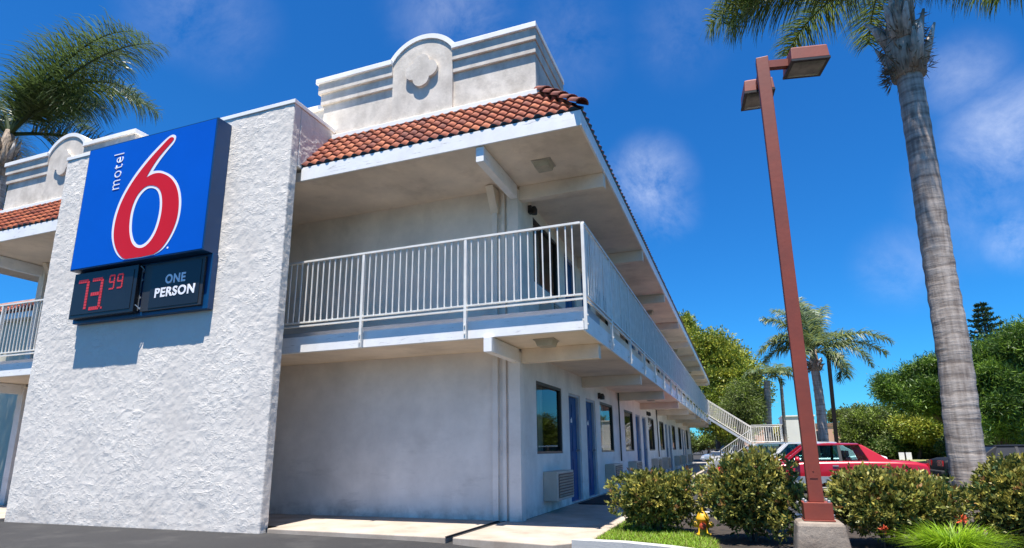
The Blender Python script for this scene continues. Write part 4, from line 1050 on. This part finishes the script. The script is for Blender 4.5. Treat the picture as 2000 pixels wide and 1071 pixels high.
tree('pine_tree', 'tall dense pine filling the right edge of the photo', 'tree', (bp.x,23,gl(bp.x,23)),
     [L_(x,y,22+.9*math.sin(i*1.9),rx*k,1.2,ry*k) for i,(x,y,rx,ry) in enumerate([(1908,712,22,20),(1935,692,24,20),(1965,676,24,20),(1995,662,24,22),(2030,690,34,36),(1915,752,26,20),(1950,735,28,24),(1988,725,28,26),(1905,790,22,20),(1945,785,26,22),(1985,780,30,24),(2020,800,30,40),(1925,825,20,18),(1968,828,26,20),(2005,850,26,22)])],
     66000, .22, ['pine','pine2'], [.62,.38], 34, .3, thin=.16, per=8)
k = pixr(34)
for i, (lab, lbs, mats_, sd) in enumerate((
   ('grey green bushy shrub mass behind the red car', [(1690,830,42,36),(1720,825,44,34),(1665,850,30,24),(1750,850,34,28)], ['shrub','tree'], 41),
   ('lighter shrub right of the white sign panels under the pine', [(1790,835,40,28),(1825,840,40,26),(1850,855,30,24)], ['tree','tree2'], 42),
   ('low dark rounded shrub behind the white sign panels', [(1735,878,34,18),(1772,872,34,20),(1808,880,32,16)], ['pine','shrub'], 43),
   ('dark shrubs filling the gap beneath the tall right hand pine', [(1880,868,40,16),(1940,872,40,18),(2000,870,44,20),(2060,865,50,26)], ['pine','shrub'], 48),
   ('distant low treetop line behind the pink building', [(1640,815,20,8),(1665,812,22,10)], ['shrub','tree'], 44))):
    Yq = (34,32,33,28,66)[i]; kk = pixr(Yq); bb = at(lbs[0][0], 880, Yq)
    tree('garden_shrub', lab, 'shrub', (bb.x,Yq,gl(bb.x,Yq)), [L_(x,y,Yq+(j%2),rx*kk,1.5,rz*kk) for j,(x,y,rx,rz) in enumerate(lbs)], 26000 if i < 4 else 5000, .16 if i < 4 else .3, mats_, [.6,.4], sd, .1, group='shrubs beyond the parking lot')
bb = at(1520,862,48)
tree('garden_shrub', 'yellowish shrub between the stair landing and white block', 'shrub', (bb.x,48,gz(bb.x,48)), [L_(1520,850,48,9*pixr(48),.6,18*pixr(48))], 3000, .16, ['yellow','tree2'], [.6,.4], 46, .05, group='shrubs beyond the parking lot')
# hedge at the end of the corridor
bb = at(1380,870,62)
tree('hedge', 'low dark green hedge seen past the end of the corridor', 'hedge', (bb.x,62,gz(bb.x,62)), [L_(x,862+(i%2)*3,62,24*pixr(62),1.4,13*pixr(62)) for i,x in enumerate(range(1320,1490,22))], 14000, .3, ['shrub','tree'], [.7,.3], 47, .1)
# norfolk pine
def norfolk():
    Yq = 60; top = at(1915,592,Yq); bot = at(1917,860,Yq); root = thing('norfolk_pine', 'tall tiered conifer rising above the pines at right', 'tree', (top.x,Yq,gz(top.x,Yq)))
    b = MB(); b.tube([(0,0,-.5),(0,0,top.z)], [.35,.05], 8); b.build('trunk', 'bark', root)
    g = np.random.default_rng(50); P, D, vv = [], [], []
    z = top.z-.2; r = .35
    while z > 5.5:
        nb_ = 7; a0 = g.uniform(0,6.28)
        for k in range(nb_):
            a = a0+k*6.28/nb_+g.uniform(-.15,.15); rr_ = r*g.uniform(.75,1.1)
            for s in range(int(30+22*rr_)):
                f = g.uniform(.1,1)**.8; p = np.array([math.cos(a)*rr_*f, math.sin(a)*rr_*f, z-.2+.25*rr_*f*f*.6])
                lat = np.array([-math.sin(a), math.cos(a), 0])*g.normal()*.16
                P.append(p+lat); D.append(np.array([math.cos(a),math.sin(a),.5])+g.normal(size=3)*.6); vv.append(g.random())
        z -= .52; r = min(2.7, r+.24)
    leafmesh('crown', np.array(P), np.array(D), .32, .11, vv, [0]*len(P), ['norf'], root)
norfolk()

# ------------------------------------------------------------------ cars
def car(name, label, loc, rz, Lc, Wc, Hc, paint, hood_z=.78, belt=.82, deck_z=.86, ws0=.30, ws1=.44, rf1=.70, rw=.82, trim=None, group='parked cars', cat='car', low='chrome', gl_='carglass'):
    root = thing(name, label, cat, loc, rz, group); hw = Wc/2
    X = lambda f: -Lc/2+Lc*f
    # body sections along x : nose at -x
    st_ = [(0,.93,.40,.58),(.015,.97,.28,.66),(.08,1,.24,hood_z-.03),(ws0,1,.22,hood_z+.03),(ws1,1,.22,belt),(rf1,1,.22,belt+.01),(rw,1,.24,deck_z),(.95,1,.26,deck_z-.03),(.992,.97,.34,deck_z-.09),(1,.93,.42,.60)]
    b = MB(); b.smooth = True; prof = []
    for f, wf, zb, zt_ in st_:
        w2 = hw*wf
        r_ = [(0,zb),(w2*.9,zb),(w2*.985,zb+.06),(w2,.50 if zt_>.55 else zb+.1),(w2*.985,zt_-.07),(w2*.93,zt_-.015),(w2*.7,zt_+.004),(0,zt_+.015)]
        prof.append([(X(f),y,z) for y,z in r_]+[(X(f),-y,z) for y,z in r_[::-1][1:-1]])
    m_ = len(prof[0]); v = [p for pr in prof for p in pr]
    b.add(v, [(i*m_+j, i*m_+(j+1)%m_, (i+1)*m_+(j+1)%m_, (i+1)*m_+j) for i in range(len(prof)-1) for j in range(m_)]+[tuple(range(m_)), tuple((len(prof)-1)*m_+j for j in range(m_))])
    body = b.build('body', paint, root)
    bv = body.modifiers.new('b', 'BEVEL'); bv.width = .02; bv.segments = 2; bv.limit_method = 'ANGLE'; bv.angle_limit = R(35)
    # greenhouse
    wb, wt = hw*.93, hw*.74
    P = [(X(ws0+.015),belt-.04,wb),(X(ws1),Hc-.02,wt),((X(ws1)+X(rf1))/2,Hc+.012,wt),(X(rf1),Hc-.01,wt),(X(rw-.01),deck_z-.03,wb)]
    b = MB(); b.smooth = False
    # roof shell
    rfv = []
    for x, z, w_ in P[1:4]: rfv += [(x,-w_,z-.02),(x,-w_*.7,z+.012),(x,w_*.7,z+.012),(x,w_,z-.02)]
    b.smooth = True; b.add(rfv, [(i*4+j,i*4+j+1,(i+1)*4+j+1,(i+1)*4+j) for i in range(2) for j in range(3)])
    b.smooth = False
    def pillar(a, c, w_=.05):
        b.bar(a, c, w_, .05)
    for s in (-1,1):
        pillar((X(ws0+.015),s*wb,belt-.03),(X(ws1),s*wt,Hc-.035),.06)
        # C pillar as a broad panel
        xq = X(rf1)-.02
        b.add([(xq,s*(wt+.012),Hc-.03),(X(rf1)+.06,s*(wt+.008),Hc-.04),(X(rw-.01),s*(wb+.004),deck_z-.04),(X(rf1)+.18,s*(wb+.014),belt-.04)],[(0,1,2,3)])
        b.bar((X(ws1),s*(wt+.005),Hc-.028),(X(rf1),s*(wt+.005),Hc-.028),.03,.03)
    b.build('roof', paint, root)
    g = MB()
    g.add([(P[0][0],-wb,P[0][1]),(P[0][0],wb,P[0][1]),(P[1][0],wt,P[1][1]-.02),(P[1][0],-wt,P[1][1]-.02)],[(0,1,2,3)]); g.build('windshield', gl_, root)
    g = MB(); g.add([(P[4][0],-wb,P[4][1]),(P[4][0],wb,P[4][1]),(P[3][0],wt,P[3][1]-.02),(P[3][0],-wt,P[3][1]-.02)],[(0,1,2,3)]); g.build('rear_window', gl_, root)
    for s in (-1,1):
        xm = X(ws1+(rf1-ws1)*.62)
        g = MB(); g.add([(X(ws0+.03),s*wb,belt-.03),(xm-.03,s*wb,belt-.03),(xm-.03,s*wt,Hc-.03),(X(ws1),s*wt,Hc-.03)],[(0,1,2,3)]); g.build('side_window', gl_, root)
        g = MB(); g.add([(xm+.03,s*wb,belt-.03),(X(rf1)+.16,s*wb,belt-.03),(X(rf1)-.02,s*wt,Hc-.03),(xm+.03,s*wt,Hc-.03)],[(0,1,2,3)]); g.build('side_window', gl_, root)
        p = MB(); p.bar((xm,s*(wb-.01),belt-.03),(xm,s*(wt+.0),Hc-.03),.07,.03); p.build('door_pillar', 'dark', root)
        m = MB(); m.smooth = True; mxx = X(ws0+.075); m.lathe((mxx,s*(hw+.06),belt+.03),[(.03,-.06),(.085,-.03),(.09,.03),(.05,.06)],12,'x'); m.bar((mxx,s*(hw-.08),belt),(mxx,s*(hw+.04),belt+.02),.05,.04); m.build('mirror', paint, root)
        t_ = MB(); t_.box(X(.04),X(.97),min(s*(hw+.004),s*(hw-.05)),max(s*(hw+.004),s*(hw-.05)),.25,.44 if trim else .27); t_.build('sill_trim', low, root)
        h = MB(); h.box(xm-.22,xm-.08,min(s*(hw+.012),s*(hw-.02)),max(s*(hw+.012),s*(hw-.02)),belt-.14,belt-.11); h.build('door_handle', 'chrome', root)
        for f in (.18,.80):
            wl = MB(); wl.smooth = True; rr_ = .31; y_ = s*(hw-.10)
            wl.lathe((X(f),y_-s*.10,rr_),[(rr_*.6,0),(rr_*.97,0),(rr_,s*.03),(rr_,s*.18),(rr_*.95,s*.215),(rr_*.62,s*.218)],24,'y'); wo = wl.build('wheel', 'tyre', root)
            hb = MB(); hb.lathe((X(f),y_+s*.112,rr_),[(rr_*.62,0),(rr_*.58,s*.012),(rr_*.2,s*.006),(rr_*.16,s*.02),(.01,s*.022)],20,'y'); hb.build('hubcap', 'chrome', wo)
            ar = MB(); ar.lathe((X(f),s*(hw-.02),rr_+.01),[(rr_*1.12,0),(rr_*1.12,s*.024)],24,'y'); ar.build('wheel_arch', 'tyre', root)
    for s in (-1,1):
        q = MB(); q.box(X(1)-.03,X(1)+.008,min(s*hw*.35,s*hw*.9),max(s*hw*.35,s*hw*.9),.60,.76); q.build('tail_lamp', 'tail', root)
        q = MB(); q.box(X(0)-.01,X(0)+.05,min(s*hw*.45,s*hw*.88),max(s*hw*.45,s*hw*.88),.48,.60); q.build('headlight', 'signwhite', root)
    for f, d in ((0,-1),(1,1)):
        q = MB(); q.box(X(f)-.09,X(f)+.09,-hw*.95,hw*.95,.34,.48); q.build('bumper', low, root, bevel=.03)
    # seats seen through the glass
    for (f) in (.47,.66):
        for s in (-.35,.35):
            q = MB(); q.box(X(f)-.06,X(f)+.08,s-.24,s+.24,.4,min(belt+.10,Hc-.2)); q.box(X(f)-.03,X(f)+.06,s-.1,s+.1,min(belt+.10,Hc-.2),min(belt+.26,Hc-.08)); q.build('seat', 'beige', root, bevel=.03)
    return root
GZ = -.178
k = 9.6
rear = at(1812,905,k).x
car('parked_car', 'red two door coupe seen from the side behind the bushes', (rear-2.58,10.3,GZ), 0, 5.15, 1.82, 1.275, 'carred', .74,.83,.83,.34,.465,.715,.86, trim=True)
car('parked_car', 'white sedan partly hidden directly behind the red coupe', (4.9,13.4,GZ), 0, 4.7, 1.78, 1.34, 'carwhite', .82,.88,.98,.30,.42,.72,.85)
car('parked_car', 'silver sedan whose greenish windshield shows left of the white car', (4.1,17.3,GZ), 0, 4.6, 1.78, 1.36, 'carsilver', .84,.92,1.0,.28,.42,.72,.86)
p = at(1418,880,36)
car('parked_car', 'small silver car in the distance under the stairs', (p.x+.3,40.5,gz(p.x,40)), R(35), 4.3, 1.7, 1.38, 'carsilver')
p = at(1838,900,12.5)
car('parked_car', 'dark blue car mostly hidden behind the big palm trunk', (p.x+2.4,13.4,GZ), R(180), 4.7, 1.8, 1.18, 'cardark', low='tyre', gl_='black')

# ------------------------------------------------------------------ far buildings and street things
def building(name, label, x0, x1, y0, y1, z1, wallm, capm, win=None, cat='building', group=None, cap=.25):
    root = thing(name, label, cat, ((x0+x1)/2,(y0+y1)/2,0), 0, group); cx, cy = (x0+x1)/2, (y0+y1)/2
    b = MB(); b.box(x0-cx,x1-cx,y0-cy,y1-cy,-.4,z1); b.build('wall', wallm, root)
    b = MB(); b.box(x0-cx-.08,x1-cx+.08,y0-cy-.08,y1-cy+.08,z1,z1+cap); b.build('roof_cap', capm, root)
    for (a, c, e, g) in (win or []):
        f = MB(); f.box(a-cx,c-cx,y0-cy-.04,y0-cy-.002,e,g); fo = f.build('window', 'brown', root)
        q = MB(); q.box(a-cx+.06,c-cx-.06,y0-cy-.05,y0-cy-.041,e+.06,g-.06); q.build('pane', 'black', fo)
    return root
pk = at(1648,846,60); pz = at(1600,826,60).z
building('pink_building', 'long low pink stucco building with brown roof trim beyond the parking lot', 2.8, 16.2, 60, 68, pz-.35, 'pink', 'pinktrim', [(pk.x-.3,pk.x+.3,pk.z-.7,pk.z+.5),(6.2,7.0,1.6,2.6),(9.9,10.7,1.6,2.6)], cap=.3)
wl_ = at(1528,812,50); wr_ = at(1575,812,50)
building('white_block_building', 'plain white block building in front of the pink building beside the light pole', wl_.x, wr_.x+.6, 50, 55, wl_.z-.1, 'whitewall', 'parapet_cap', cap=.1)
# left neighbour wing
nb = thing('neighbour_wing', 'cream wing with red tile roof seen past the left end of the motel', 'building', (0,0,0))
b = MB(); b.box(-46,-18.75,4.2,14,-.1,5.55); b.build('wall', 'cream', nb)
b = MB(); b.box(-46.3,-18.4,3.9,14.3,5.551,5.75); b.build('eave', 'trim', nb)
ps = []
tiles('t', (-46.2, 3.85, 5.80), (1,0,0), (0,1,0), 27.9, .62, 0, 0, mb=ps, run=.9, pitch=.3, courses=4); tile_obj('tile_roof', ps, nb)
b = MB(); b.box(-18.749,-18.6,4.0,4.4,-.05,5.5); b.build('corner_shade', 'brown', nb)  # brown strip set in for the shade at this wing's corner
b = MB(); b.box(-46.0,-18.5,4.85,13.8,5.8,6.55); b.build('parapet', 'parapet', nb)
# black street lamp
a = at(1617,698,22); c = at(1632,866,22)
bl = thing('street_lamp', 'thin black street lamp with short arm standing before the far palm', 'street lamp', (0,0,0))
lx_ = (a.x+c.x)/2
b = MB(); b.bar((c.x,22,GZ),(a.x+.02,22,a.z),.15); b.build('pole', 'lampblack', bl)
b = MB(); b.bar((a.x-.05,22,a.z-.02),(a.x+.32,22,a.z),.10,.10); b.build('arm', 'lampblack', bl)
b = MB(); e_ = at(1648,697,22); b.box(a.x+.25,e_.x,21.8,22.2,a.z-.09,a.z+.06); b.build('lamp_head', 'lampblack', bl, bevel=.02)
# white double sign panel on the lawn
p0 = at(1755,884,29); p1 = at(1782,898,29)
ws = thing('sign_board', 'low white double panel sign standing on the lawn slope', 'sign', (0,0,0))
xm_ = (p0.x+p1.x)/2
for x0_, x1_ in ((p0.x,xm_-.04),(xm_+.04,p1.x)):
    b = MB(); b.box(x0_,x1_,29,29.06,p1.z,p0.z); b.build('panel', 'signwhite', ws)
for x_ in (p0.x+.12, xm_, p1.x-.12):
    b = MB(); b.bar((x_,29.1,gl(x_,29)-.1),(x_,29.1,p0.z-.05),.05); b.build('post', 'brown', ws)
# utility cabinet / cart near the stairs
q0 = at(1386,878,20); q1 = at(1404,925,20)
uc = thing('utility_cabinet', 'grey white cabinet with dark frame standing at the corridor edge', 'cabinet', (0,0,0))
b = MB(); b.box(q0.x+.05,q1.x+.12,20.05,20.6,GZ,.86); b.build('cabinet_body', 'parapet_cap', uc, bevel=.01)
b = MB(); b.bar((q0.x,20,-.1),(q0.x,20,.98),.04); b.bar((q0.x,20,.96),(q1.x+.15,20,.96),.04); b.bar((q1.x+.15,20,-.15),(q1.x+.15,20,.96),.04); b.bar((q0.x,20,.55),(q1.x+.15,20,.55),.03); b.build('frame', 'dark', uc)
# door mats
for i, (y0_, y1_) in enumerate(((2.9,5.3),(11.1,13.5))):
    b = MB(); b.box(.12,.95,y0_,y1_,.001,.018); tagit(b.build('door_mat', 'mat', None, bevel=.004), ('wide black rubber mat before the nearest pair of blue doors','black rubber mat before the second pair of doors, farther along')[i], 'mat', 'black mats on the walkway')
